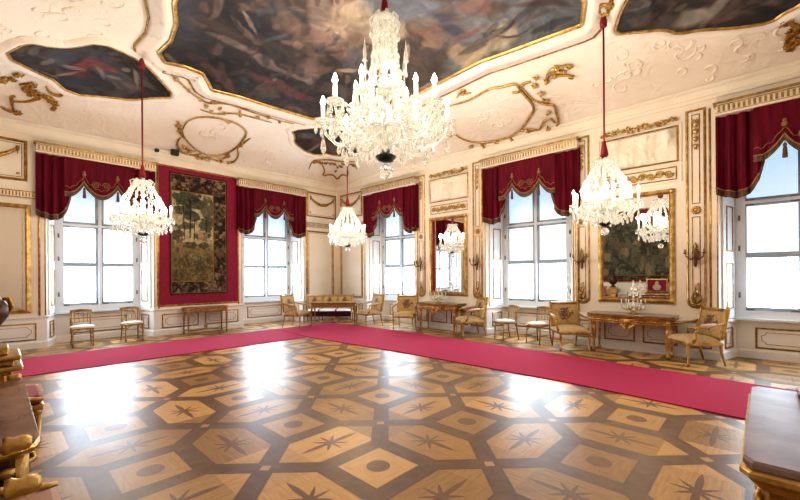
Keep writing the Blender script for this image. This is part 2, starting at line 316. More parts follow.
C_STROKES= {"center": [[4.68, -6.73, 0.2, 0.3, -0.9, 0.3, 74, 80, 96], [3.88, -6.15, 0.7, 0.14, -0.4, 0.32, 58, 58, 64], [5.33, -5.77, 0.0, 0.75, -0.225, 0.045, 34, 30, 38], [6.0, -5.5, 0.0, 0.66, -0.15, 0.03, 44, 46, 66], [3.41, -5.89, -0.26, 0.39, -0.15, 0.0, 122, 74, 48], [3.1, -5.37, -0.24, 0.32, -0.14, 0.0, 150, 92, 56], [4.5, -5.81, -0.11, 0.44, -0.12, 0.02, 150, 122, 96], [4.35, -5.15, -0.11, 0.44, -0.14, 0.02, 160, 128, 98], [3.74, -5.22, 0.15, 0.6, -0.21, 0.06, 40, 34, 32], [4.89, -6.18, -0.15, 0.45, -0.15, 0.0, 92, 66, 48], [6.13, -4.7, 0.64, 0.16, -0.27, 0.36, 146, 118, 94], [5.7, -4.71, 0.0, 0.72, -0.225, 0.045, 128, 92, 72], [6.71, -4.83, 0.28, 0.28, -0.2, 0.1, 162, 138, 108], [6.68, -4.13, 0.36, 0.24, -0.32, 0.24, 166, 146, 116], [5.77, -5.17, -0.32, 0.64, -0.15, 0.0, 108, 80, 66], [6.23, -5.12, 0.05, 0.15, -0.65, 0.39, 120, 96, 84], [3.66, -4.5, 0.0, 0.85, -0.175, 0.05, 134, 60, 48], [3.65, -3.85, 0.11, 0.44, -0.16, 0.06, 142, 54, 46], [3.0, -3.54, 0.06, 0.3, -0.2, 0.1, 152, 104, 94], [4.72, -4.28, 0.06, 0.24, -0.42, 0.18, 148, 110, 98], [4.91, -4.97, 0.0, 0.6, -0.175, 0.05, 70, 56, 50], [2.99, -4.47, 0.0, 0.65, -0.24, 0.06, 70, 58, 50], [4.41, -3.55, 0.33, 0.44, -0.21, 0.12, 100, 74, 56], [4.29, -4.25, 0.0, 0.48, -0.105, 0.03, 160, 130, 110], [5.01, -5.8, -0.21, 0.28, -0.075, 0.0, 130, 100, 76], [8.68, -2.86, 1.35, 0.45, -0.225, 0.9, 98, 103, 112], [7.32, -2.25, 1.2, 0.0, -0.22, 0.55, 104, 107, 112], [7.4, -4.14, 0.4, 0.6, -0.2, 0.15, 88, 98, 118], [7.72, -3.75, 0.2, 0.2, -0.12, 0.08, 44, 46, 66], [7.4, -3.78, 0.21, 0.14, -0.15, 0.15, 84, 72, 66], [7.7, -3.4, 0.16, 0.24, -0.105, 0.14, 40, 44, 66], [8.28, -2.72, 0.24, 0.16, -0.14, 0.28, 172, 152, 122], [7.86, -2.69, 0.48, 0.0, -0.06, 0.15, 162, 140, 106], [6.95, -3.07, 0.56, 0.0, -0.1, 0.25, 70, 56, 46], [6.42, -2.68, 0.56, 0.14, -0.225, 0.45, 76, 60, 48], [7.51, -2.52, -0.035, 0.175, -0.24, 0.06, 168, 142, 106], [7.46, -2.87, 0.06, 0.24, -0.16, 0.12, 146, 124, 96], [8.59, -2.95, 0.3, -0.1, -0.008, 0.032, 58, 42, 34], [8.27, -3.56, 0.24, 0.24, -0.09, 0.12, 112, 74, 62], [8.58, -3.34, 0.14, 0.14, -0.04, 0.08, 92, 72, 62], [5.74, -2.3, 0.9, 0.0, -0.09, 0.15, 120, 98, 72], [7.91, -3.15, 0.24, 0.0, -0.03, 0.06, 110, 70, 60], [9.08, -3.01, 0.45, 0.3, -0.015, 0.06, 80, 60, 48], [7.33, -3.34, 0.07, 0.28, -0.1, 0.075, 96, 70, 56]], "left": [[2.6, -8.02, 0.1, 0.2, -0.315, 0.035, 88, 92, 108], [2.94, -7.71, 0.0, 0.36, -0.2, 0.025, 68, 78, 104], [2.66, -7.39, -0.24, 0.36, -0.28, 0.0, 78, 74, 92], [2.41, -7.65, 0.225, 0.15, -0.27, 0.03, 172, 50, 46], [2.36, -7.41, -0.17, 0.255, -0.225, 0.0, 166, 56, 50], [2.28, -7.18, -0.045, 0.135, -0.1, 0.0, 176, 60, 50], [1.93, -7.74, 0.09, 0.18, -0.18, 0.02, 120, 44, 38], [2.21, -7.82, -0.055, 0.165, -0.08, 0.008, 190, 170, 150], [1.84, -7.84, 0.165, 0.165, -0.072, 0.008, 180, 150, 120], [2.05, -7.17, 0.0, 0.21, -0.078, 0.0, 152, 130, 102], [1.96, -6.86, 0.0, 0.24, -0.14, 0.0, 122, 106, 82], [2.85, -8.34, 0.0, 0.07, -0.225, 0.0, 122, 112, 106], [2.23, -7.0, -0.14, 0.21, -0.105, 0.0, 96, 90, 84], [2.3, -8.13, -0.21, 0.21, -0.225, 0.0, 44, 38, 34], [1.76, -7.33, 0.0, 0.3, -0.175, 0.0, 58, 48, 36], [2.21, -6.56, -0.07, 0.21, -0.12, 0.0, 90, 96, 92]], "right": [[10.78, -1.53, 0.3, 0.0, 0.0, 0.16, 176, 166, 140], [11.11, -1.58, 0.24, -0.24, 0.035, 0.105, 172, 160, 134], [11.57, -1.2, 0.22, 0.11, 0.04, 0.16, 34, 28, 24], [10.12, -2.07, 0.16, 0.24, -0.06, 0.3, 112, 106, 96], [10.28, -1.66, 0.24, 0.0, 0.0, 0.08, 78, 66, 54], [11.39, -1.23, 0.12, 0.06, 0.015, 0.045, 96, 54, 42], [10.92, -1.71, 0.12, 0.0, 0.0, 0.08, 58, 50, 44], [10.25, -2.15, 0.12, 0.0, 0.0, 0.125, 130, 124, 110]], "corner": [[2.07, -2.71, 0.135, 0.225, -0.16, 0.1, 112, 106, 106], [1.9, -2.12, 0.135, 0.225, -0.27, 0.21, 122, 62, 52], [1.96, -1.68, 0.33, 0.165, -0.275, 0.2, 112, 86, 60], [2.73, -1.79, 0.25, 0.15, -0.36, 0.32, 70, 50, 40], [1.7, -2.64, -0.03, 0.18, -0.135, 0.045, 80, 40, 36], [2.94, -2.13, 0.3, 0.15, -0.135, 0.105, 96, 90, 84]]}
# ------------------------------------------------------------------ setting: shell
struct(MB().bx(-.75, -D-.3, -.1, L+.75, .8, 0).build('floor', 'parquet'))
WR = [(1.64, 3.84), (6.32, 8.50), (11.0, 13.18)]          # window bays of the right wall (x)
WL = [(1.49, 3.63), (5.98, 8.04)]                          # window bays of the left wall (-y)
HEAD, DEEP, SPL = 4.3, .66, .19                            # opening head, depth of the reveals, splay
def wall(T, bays, length, name):
    mb = MB(T); e = [(-.0, 0)]
    xs = [0] + [x for b in bays for x in b] + [length]
    for k in range(0, len(xs), 2):
        a, b = xs[k], xs[k+1]
        a2 = a if k == 0 else a - SPL; b2 = b if k == len(xs)-2 else b + SPL
        mb.loft([[(a,0,z),(b,0,z),(b2,-DEEP,z),(b2,-DEEP-.1,z),(a2,-DEEP-.1,z),(a2,-DEEP,z)] for z in (0, 5.0)])
    for a, b in bays:
        mb.bx(a-.01, -DEEP-.1, HEAD, b+.01, 0, 5.0)
        mb.bx(a-.01, -DEEP-.1, 0, b+.01, -DEEP, .70)       # parapet under the window
    return struct(mb.build(name, 'plaster'))
wall(TR, WR, L, 'wall_right'); wall(TL, WL, D, 'wall_left')
struct(MB(TB).bx(0, -.2, 0, L, 0, 5.0).build('wall_back', 'plaster'))
struct(MB(TE).bx(0, -.2, 0, D, 0, 5.0).build('wall_end', 'plaster'))
# low coved vault
def ceil_pt(u, v):
    x = u*(L+.4)-.2; y = -D-.2+v*(D+.4); return (x, y, vault(x, y))
struct(MB().grid(ceil_pt, 142, 98).build('ceiling', 'stucco'))
# vault alone closes the room above
# cornice
cp = [(0,4.66),(.03,4.66),(.045,4.70),(.045,4.72),(.02,4.735),(.02,4.85),(.05,4.865),(.075,4.89),(.075,4.915),(0,4.93)]
for T, ln, nm in ((TR, L, 'right'), (TL, D, 'left'), (TB, L, 'back'), (TE, D, 'end')):
    mb = MB(T); mb.loft([[(s, n, z) for n, z in cp] for s in (0, ln)]); trim(mb, 'plaster')

def runs(bays, ln):
    xs = [0] + [x for b in bays for x in b] + [ln]
    return [(xs[k], xs[k+1]) for k in range(0, len(xs), 2)]
# dado rail and baseboard on piers, in the reveals and under the windows
RAIL = [(0,.63),(.015,.635),(.02,.66),(.045,.675),(.045,.70),(0,.712)]
BASE = [(0,0),(.03,0),(.03,.13),(.015,.155),(0,.165)]
def run_profile(mb, prof, pts):
    rings = []
    for k, p in enumerate(pts):
        p = Vector(p); a = Vector(pts[max(k-1,0)]); b = Vector(pts[min(k+1,len(pts)-1)])
        d1 = (p-a).normalized() if k else (b-p).normalized(); d2 = (b-p).normalized() if k < len(pts)-1 else d1
        n1 = Vector((-d1.y,d1.x)); n2 = Vector((-d2.y,d2.x)); m = (n1+n2)/max(.4,1+n1.dot(n2))
        rings.append([(p.x+m.x*o, p.y+m.y*o, z) for o, z in prof])
    mb.loft(rings)
for T, bays, ln, nm in ((TR, WR, L, 'right'), (TL, WL, D, 'left'), (TB, [], L, 'back'), (TE, [], D, 'end')):
    pts = [(0,0)]
    for a, b in bays: pts += [(a,0),(a-SPL,-DEEP),(b+SPL,-DEEP),(b,0)]
    # note: reveals widen towards the window only slightly; keep the line inside them
    pts = [(0,0)]
    for a, b in bays: pts += [(a,0),(a+SPL,-DEEP),(b-SPL,-DEEP),(b,0)]
    pts.append((ln,0))
    mb = MB(T); run_profile(mb, RAIL, pts); trim(mb, 'dado')
    mb = MB(T); run_profile(mb, BASE, pts); struct(mb.build('baseboard_'+nm, 'dado'))
    # thin dado skin, coloured whiter to imitate daylight on the lower wall
    mb = MB(T); run_profile(mb, [(0,.14),(.006,.14),(.006,.65),(0,.65)], pts); trim(mb, 'dado')
def panel(T, s0, z0, s1, z1, w=.035, h=.025, m='gold', n0=0, inner=None):
    mb = MB(T); mb.frame(rect(s0,z0,s1,z1), mould(w,h,n0))
    if inner: mb.frame(rect(s0+inner,z0+inner,s1-inner,z1-inner), mould(.012,.01,n0))
    return trim(mb, m)
def scroll_panel(T, s0, s1, z0=.20, z1=.55, n0=.006):
    """dado panel: gilt frame and a thin inner line with hollowed corners"""
    mb = MB(T); mb.frame(rect(s0,z0,s1,z1), mould(.028,.018,n0)); i = .07; c = .06
    a0, a1, b0, b1 = s0+i, s1-i, z0+i, z1-i
    if a1-a0 > .25:
        p = []
        for (cx, cz, q) in ((a1,b0,0),(a1,b1,1),(a0,b1,2),(a0,b0,3)):
            for k in range(5):
                t = PI*.5*k/4
                dx, dz = {0:(-math.cos(t),math.sin(t)),1:(-math.sin(t),-math.cos(t)),2:(math.cos(t),-math.sin(t)),3:(math.sin(t),math.cos(t))}[q]
                p.append((cx+dx*c, cz+dz*c))
        mb.frame(p, mould(.009,.007,n0))
    else: mb.frame(rect(a0,b0,a1,b1), mould(.009,.007,n0))
    trim(mb, 'darkgold')
def reveal_T(T, bay, side):
    """wall frame lying on a splayed reveal: s runs from the room edge to the window"""
    a, b = bay; ln = math.hypot(SPL, DEEP); ux, uy = SPL/ln, DEEP/ln
    def f(s, n, z):
        if side == 0: return T(a + ux*s + uy*n, -uy*s + ux*n, z)
        return T(b - ux*s - uy*n, -uy*s + ux*n, z)
    return f
# ------------------------------------------------------------------ windows
def window(idx, T, bay, label):
    a, b = bay[0]+SPL, bay[1]-SPL; mid = (a+b)/2; n0 = -DEEP+.02
    root = empty('window_%d' % idx, T(mid, n0, .7), 0, kind='structure')
    inv = Vector(root.location)
    def part(mb, name, m, parent=root, off=True):
        o = mb.build(name, m, parent); 
        if parent is root: o.matrix_parent_inverse = Matrix.Translation(-inv)
        return struct(o)
    fr = MB(T)
    fr.bx(a, n0, .72, a+.145, n0+.10, HEAD); fr.bx(b-.145, n0, .72, b, n0+.10, HEAD)
    fr.bx(a+.10, n0+.002, .721, b-.10, n0+.097, .87); fr.bx(a+.10, n0+.002, HEAD-.1, b-.10, n0+.097, HEAD-.001)
    fr.bx(mid-.036, n0+.001, .8, mid+.036, n0+.11, HEAD-.002); fr.bx(a+.11, n0+.003, 2.795, b-.11, n0+.115, 2.85)
    fr.bx(mid-.02, n0+.105, .85, mid+.02, n0+.135, HEAD-.003)
    part(fr, 'window_frame', 'white')
    sl = MB(T); sl.bx(a-.02, n0, .70, b+.02, n0+.17, .735); part(sl, 'window_sill', 'white')
    for (x0, x1) in ((a+.105, mid-.03), (mid+.03, b-.105)):
        for (z0, z1, pm, bar) in ((.87, 1.86, 'pane_low', 1), (1.86, 2.80, 'pane_mid' if idx < 3 else 'pane_mid2', 0), (2.845, 4.2, 'pane_top', 0)):
            w = .056
            sh = MB(T); nn = n0+.03
            sh.bx(x0, nn, z0, x0+w, nn+.05, z1); sh.bx(x1-w, nn, z0, x1, nn+.05, z1)
            sh.bx(x0+w-.002, nn+.001, z0, x1-w+.002, nn+.049, z0+w+.01*bar); sh.bx(x0+w-.002, nn+.001, z1-w*.8, x1-w+.002, nn+.049, z1)
            so = part(sh, 'sash', 'sashpaint')
            pn = MB(T); pn.bx(x0+w-.005, nn+.008, z0+w-.005, x1-w+.005, nn+.016, z1-w*.7)
            part(pn, 'pane', pm, so)
            for (cx, d) in ((x0, 1), (x1, -1)):
                zz = z0 if z0 < 1 else (z1 if z0 < 2 else z0); up = 1 if zz == z0 else -1
                br = MB(T); br.bx(min(cx,cx+d*.15), nn+.05, min(zz,zz+up*.03), max(cx,cx+d*.15), nn+.056, max(zz,zz+up*.03))
                br.bx(min(cx,cx+d*.028), nn+.049, min(zz,zz+up*.16), max(cx,cx+d*.028), nn+.057, max(zz,zz+up*.16))
                part(br, 'corner_bracket', 'iron', so)
    for x in (a+.06, b-.06):
        for z in (1.15, 2.0, 2.55, 3.1):
            h = MB(T); h.tube([T_(x, n0+.105, z-.05) for T_ in (lambda s,n,z: (s,n,z),)] + [(x, n0+.105, z+.05)], .016, 6)
            part(h, 'hinge', 'iron')
    # folded shutters lining the two reveals
    for side in (0, 1):
        F = reveal_T(T, bay, side)
        s = MB(F); s.bx(.10, .0, .72, .60, .03, HEAD)
        so = part(s, 'shutter', 'white')
        g = MB(F)
        for (z0, z1) in ((.92, 1.72), (1.95, 2.75), (2.95, 4.05)):
            g.frame(rect(.22, z0, .47, z1), mould(.028, .016, .03))
        part(g, 'shutter_moulding', 'darkgold', so)
    # reveal dado panel and the panel under the window
    for side in (0, 1): scroll_panel(reveal_T(T, bay, side), .20, .52)
    F = lambda s, n, z: T(s, n-DEEP, z)
    scroll_panel(F, a+.28, b-.28)
    mb = MB(F); mb.bx(a-.02, .0, .745, b+.02, .015, .765); trim(mb, 'darkgold')
    # architrave on the room side
    mb = MB(T)
    for x, sg in ((bay[0], -1), (bay[1], 1)):
        mb.bx(min(x, x+sg*.10), 0, .71, max(x, x+sg*.10), .02, HEAD+.2)
    trim(mb, 'plaster')
    mb = MB(T)
    for x, sg in ((bay[0], -1), (bay[1], 1)):
        mb.tube([(x+sg*.115, .012, .72), (x+sg*.115, .012, HEAD+.2)], .02, 6); mb.tube([(x+sg*.02, .022, .72), (x+sg*.02, .022, HEAD+.2)], .009, 5)
    trim(mb, 'gold')
    return root
for k, b in enumerate(WL[::-1]): window(k+1, TL, b, '')
for k, b in enumerate(WR): window(k+3, TR, b, '')

# ------------------------------------------------------------------ curtains with gilt cornice boxes
TAILB = [(0,2.96),(.03,2.93),(.10,2.87),(.16,2.88),(.20,2.96),(.235,3.12),(.262,3.40),(.28,3.75)]
def valance_bottom(u):
    if u > .5: u = 1-u
    if u < .24: return 3.40
    if u < .36: return 3.40+.29*((u-.24)/.12)**1.8
    return 3.69-.29*math.sin(PI*(u-.36)/.28)**.75
def curtain(T, bay, label, org):
    s0, s1 = bay[0]-.03, bay[1]+.17; W = s1-s0
    P = lambda u, n, z: T(s0+u*W, n, z)
    root = empty('window_curtain', T((s0+s1)/2, 0, 4.4), 0, label, 'curtain', 'crimson curtains over the tall windows')
    inv = Matrix.Translation(-Vector(root.location))
    def part(mb, name, m, parent=root):
        o = mb.build(name, m, parent)
        if parent is root: o.matrix_parent_inverse = inv
        return o
    pl = MB(T); a, b = s0-.03, s1+.03
    pl.bx(a+.04, 0, 4.28, b-.04, .20, 4.50); pl.bx(a+.03, 0, 4.278, b-.03, .21, 4.315)
    pel = part(pl, 'cornice_box', 'plaster')
    g = MB(T); g.bx(a, 0, 4.475, b, .24, 4.505); g.bx(a+.02, 0, 4.44, b-.02, .22, 4.452); g.bx(a+.03, 0, 4.312, b-.03, .215, 4.322)
    n = 36
    for k in range(n):
        x = a+.05+(b-a-.1)*(k+.5)/n; g.bx(x-.016, .195, 4.335, x+.016, .208, 4.43)
    part(g, 'gilt_fluting', 'gold', pel)
    fold = lambda u, k, ph: math.sin(u*k*2*PI+ph)
    # valance
    vb = lambda u: valance_bottom(u)+.07
    def vf(u, v):
        uu = .205+.59*u; z = 4.30+(vb(uu)-4.30)*v
        return P(uu, .170+.010*fold(uu, 14, 0)*v, z)
    val = part(MB().grid(vf, 90, 10), 'valance', 'velvet')
    def ff(u, v):
        uu = .205+.59*u; return P(uu, .178+.010*fold(uu,14,0)+.003*math.sin(uu*260), vb(uu)+.01-.10*v)
    part(MB().grid(ff, 150, 3), 'fringe', 'fringe', val)
    em = MB()
    em.tube([P(.205+.59*k/80, .184+.010*fold(.205+.59*k/80,14,0), vb(.205+.59*k/80)+.012) for k in range(81)], .014, 5)
    em.tube([P(.21+.58*k/80, .178, vb(.21+.58*k/80)+.13+.02*math.sin(k*.9)) for k in range(81)], .007, 4)
    for cu, sg in ((.455, 1), (.545, -1)):
        em.tube([P(cu+sg*.038*(1-t/26)*math.cos(t*.55)*1.0, .178, 3.72+.085*(1-t/26)*math.sin(t*.55)) for t in range(25)], .009, 4)
    for cu in (.36, .64):
        em.ball(P(cu, .178, 3.98), .03, 6, 4); em.ball(P(cu, .178, 3.92), .045, 6, 4)
    part(em, 'embroidery', 'braid', val)
    for k, (sg, off) in enumerate(((1, 0), (-1, 1))):
        tb = lambda u: inter(u, TAILB)+.07
        tfold = lambda u, k: .055*math.sin(u*4.3*2*PI+.6+k)*(1-.3*u)+.016*math.sin(u*9.4*2*PI+k*2)
        def tf(u, v):
            uu = .30*u; z = 4.30+(tb(uu)-4.30)*v
            return P(off+sg*uu, .085+tfold(u, k)*(.6+.4*v), z)
        tl = part(MB().grid(tf, 44, 14), 'tail', 'velvet')
        def tg(u, v):
            uu = .30*u; return P(off+sg*uu, .088+tfold(u, k)+.003*math.sin(uu*260), tb(uu)+.012-.12*v*(1-.5*max(0,u-.75)*4*.5))
        part(MB().grid(tg, 70, 3), 'fringe', 'fringe', tl)
        bd = MB(); bd.tube([tg(j/50, 0) for j in range(51)], .014, 5); part(bd, 'braid', 'braid', tl)
        # side return of the tail back to the wall
        rt = MB(); rt.grid(lambda u, v: P(off, .13*u+.0, 4.30+(2.98+.0-4.30)*v), 3, 6); part(rt, 'return', 'velvet', tl)
    for u in (.36, .64):
        x = s0+u*W
        ts = MB(T); ts.lathe([(.004,.0),(.006,-.06),(.022,-.075),(.028,-.10),(.018,-.125),(.026,-.14),(.034,-.29),(.03,-.30)], 8, (x, .19, 3.68)); part(ts, 'tassel', 'tassel')
    return root
curtain(TL, WL[1], 'crimson velvet curtain over the window left of the tapestry', 0)
curtain(TL, WL[0], 'crimson velvet curtain between the tapestry and the room corner', 0)
curtain(TR, WR[0], 'crimson velvet curtain right of the room corner, left of the narrow mirror', 0)
curtain(TR, WR[1], 'crimson velvet curtain between the two gilt mirrors', 0)
curtain(TR, WR[2], 'crimson velvet curtain cut by the right edge, right of the larger mirror', 0)

# ------------------------------------------------------------------ wall decoration
def husks(T, s, z, n, m='gold', step=.13, r=.05):
    mb = MB(T)
    for k in range(n): mb.ball((s, .03, z-k*step), r*(1-.08*k), 8, 4, 1.1, 1, .5); mb.ball((s, .035, z-k*step-.055), r*.4, 6, 4, 1, 1, .6)
    mb.tube([(s-.05,.03,z+.05),(s-.02,.035,z+.085),(s,.03,z+.06),(s+.02,.035,z+.085),(s+.05,.03,z+.05)], .012, 5)
    return trim(mb, m)
def rosette(T, s, z, r=.07):
    mb = MB(T); mb.ball((s, .03, z), r*.45, 8, 4, 1, 1, .6)
    for k in range(8):
        a = k*PI/4; mb.ball((s+r*.75*math.cos(a), .022, z+r*.75*math.sin(a)), r*.38, 6, 4, 1, 1, .5)
    return trim(mb, 'gold')
def rocaille_drop(T, s, z):
    """gilt shell and leaf spray at the foot of a pilaster panel"""
    mb = MB(T)
    for sg in (-1, 1):
        mb.tube([(s+sg*.10,.02,z+.02),(s+sg*.05,.035,z-.03),(s,.04,z-.05)], [.012,.02,.02], 6)
        mb.tube([(s+sg*.02,.03,z),(s+sg*.07,.035,z+.08),(s+sg*.05,.03,z+.16),(s+sg*.01,.03,z+.14)], [.02,.016,.012,.008], 6)
        mb.tube([(s,.03,z+.12),(s+sg*.04,.035,z+.22),(s+sg*.015,.03,z+.33)], [.016,.012,.006], 6)
    for k in range(5): mb.ball((s+(-1)**k*.02, .035, z+.02+.08*k), .032-.003*k, 6, 4, 1.3, 1, .5)
    return trim(mb, 'gold')
def pilaster(T, s0, s1):
    m = (s0+s1)/2; h = (s1-s0)/2
    z0, z1 = .92, 4.53
    mb = MB(T); 
    foot = [(s0,z0+.12)] + [(m-h*math.cos(t*PI/6), z0+.12-.12*math.sin(t*PI/6)) for t in range(1,6)] + [(s1,z0+.12),(s1,z1),(s0,z1)]
    mb.frame(foot, mould(.036,.03)); trim(mb, 'gold')
    mb = MB(T); i = .075
    mb.frame(rect(s0+i,2.83,s1-i,z1-.08), mould(.014,.012)); mb.frame(rect(s0+i,1.05,s1-i,2.58), mould(.014,.012)); trim(mb, 'darkgold')
    husks(T, m, 4.27, 4); rosette(T, m, 2.705); rocaille_drop(T, m, z0+.10)
for s0, s1 in ((3.96,4.24),(5.93,6.19),(8.56,8.84),(10.55,10.81)): pilaster(TR, s0, s1)

def relief(T, s0, z0, s1, z1, seed):
    def f(u, v):
        s = s0+(s1-s0)*u; z = z0+(z1-z0)*v; e = min(1, min(u,1-u,v,1-v)*14)
        x = np.array([s*3.2+seed]); y = np.array([z*2.6])
        h = float(fbm(x, y, seed, 4)[0]); h2 = float(fbm(x*2.5+7, y*1.2, seed+3, 3)[0])
        return T(s, .006+e*(.22*max(0,h-.38)+.16*max(0,h2-.42)), z)
    struct_o = MB().grid(f, 70, 36); return trim(struct_o, 'plaster')
def garland(T, s0, s1, z, seed):
    """horizontal gilt leaf festoon lying along the top of the relief panel"""
    rnd = random.Random(seed); mb = MB(T); n = 26
    mb.tube([(s0+(s1-s0)*k/n, .03, z+.02*math.sin(k*1.1)) for k in range(n+1)], .018, 6)
    for k in range(n*3):
        t = rnd.random(); s = s0+(s1-s0)*t; zz = z+rnd.uniform(-.055,.07)*(1-.3*abs(2*t-1)); a = rnd.uniform(0, 2*PI); l = rnd.uniform(.03,.06)
        mb.tube([(s,.03,zz),(s+l*math.cos(a)*.6,.05,zz+l*math.sin(a)*.5),(s+l*math.cos(a),.035,zz+l*math.sin(a))], [.012,.02,.003], 5)
    for k in range(9): mb.ball((s0+(s1-s0)*(k+.5)/9, .045, z+rnd.uniform(-.02,.03)), .032, 7, 4, 1, 1, .8)
    return trim(mb, 'gold')
def scroll_band(T, s0, s1, z0, z1):
    panel(T, s0, z0, s1, z1, .02, .015, 'darkgold')
    mb = MB(T); n = 8; zm = (z0+z1)/2; w = (s1-s0-.1)/n; h = (z1-z0)*.36
    for k in range(n):
        c = s0+.05+w*(k+.5); sg = (-1)**k
        mb.tube([(c-w*.5+w*t/14*1.0, .02, zm+sg*h*math.sin(PI*t/14)*.5) for t in range(15)], .012, 5)
        mb.tube([(c+h*(1-t/18)*math.cos(t*.6), .024, zm+sg*h*(1-t/18)*math.sin(t*.6)) for t in range(16)], .013, 5)
        mb.ball((c, .03, zm), .022, 6, 4, 1, 1, .6)
    trim(mb, 'gold')
for s0, s1, sd in ((4.46,5.76,3),(9.11,10.41,8)):
    relief(TR, s0, 3.68, s1, 4.31, sd); panel(TR, s0, 3.67, s1, 4.32, .03, .03, 'gold'); panel(TR, s0-.06, 3.62, s1+.06, 4.37, .03, .02, 'plaster')
    garland(TR, s0-.01, s1+.01, 4.43, sd); scroll_band(TR, s0+.02, s1-.02, 3.33, 3.56); panel(TR, s0-.06, 3.28, s1+.06, 3.60, .02, .015, 'plaster')
    scroll_panel(TR, s0+.03, (s0+s1)/2-.08); scroll_panel(TR, (s0+s1)/2+.08, s1-.03)
# upper and lower panels on the plain wall ends
def swag_panel(T, s0, s1):
    panel(T, s0, 3.66, s1, 4.49, .05, .035, 'darkgold'); panel(T, s0+.06, 3.72, s1-.06, 4.43, .012, .01, 'darkgold')
    rnd = random.Random(int(s0*10)); mb = MB(T); a, b = s0+.12, s1-.12; n = 24
    pts = [(a+(b-a)*k/n, .03, 4.33-.24*math.sin(PI*k/n)**.8) for k in range(n+1)]
    mb.tube(pts, [.018+.032*math.sin(PI*k/n) for k in range(n+1)], 7)
    for k in range(60):
        q = pts[rnd.randrange(n+1)]; t = math.sin(PI*(q[0]-a)/(b-a)); mb.ball((q[0]+rnd.uniform(-.03,.03), .045, q[2]+rnd.uniform(-.045,.045)*t), .02, 5, 3, 1, 1, .8)
    for x in (a, b): mb.ball((x, .03, 4.34), .035, 7, 4, 1.2, 1, .6); mb.tube([(x,.03,4.33),(x,.03,4.2)], [.02,.006], 5)
    for x in (s0+.12, s1-.12): mb.ball((x, .02, 3.79), .03, 7, 4, 1, 1, .5)
    trim(mb, 'darkgold')
def string_course(T, s0, s1):
    mb = MB(T); mb.bx(s0, 0, 3.28, s1, .04, 3.42); trim(mb, 'plaster')
    mb = MB(T); mb.bx(s0, 0, 3.405, s1, .05, 3.425); mb.bx(s0, 0, 3.275, s1, .05, 3.29)
    n = int((s1-s0)/.05)
    for k in range(n): x = s0+(s1-s0)*(k+.5)/n; mb.bx(x-.011, .038, 3.305, x+.011, .047, 3.395)
    trim(mb, 'darkgold')
swag_panel(TL, .09, 1.31); swag_panel(TR, .21, 1.41); swag_panel(TL, 8.36, 9.5)
string_course(TL, .0, 1.36); string_course(TR, 0, 1.5); string_course(TL, 8.18, D)
for T, s0, s1 in ((TL, .22, 1.31), (TR, .21, 1.40)):
    panel(T, s0, .80, s1, 3.12, .05, .03, 'darkgold'); panel(T, s0+.06, .86, s1-.06, 3.06, .012, .01, 'darkgold')
# dado panels on the piers
for T, s0, s1 in ((TL,.25,1.25),(TL,3.77,4.70),(TL,4.90,5.78),(TL,8.22,9.4),(TR,.25,1.4),(TR,3.95,4.3),(TR,5.85,6.2),(TR,8.62,8.95),(TR,10.55,10.88)): scroll_panel(T, s0, s1)
# mirror sheet at the far left, its colour lightened to imitate reflections
gl = empty('framed_mirror', TL(8.92, .01, 1.9), 0, 'pale gilt-framed mirror panel on the wall at the left edge, beside the window', 'mirror')
o = MB(lambda s,n,z: TL(s,n,z)).bx(8.38,.012,.88,9.45,.018,3.04).build('glass', mat('reflection_tinted_mirror', (.82,.75,.66), .12, .6), gl); o.matrix_parent_inverse = Matrix.Translation(-gl.location)
mb = MB(TL); mb.frame(rect(8.33,.83,9.5,3.09), mould(.09,.05)); mb.frame(rect(8.42,.92,9.41,3.0), mould(.014,.025))
o = mb.build('frame', 'gold', gl); o.matrix_parent_inverse = Matrix.Translation(-gl.location)
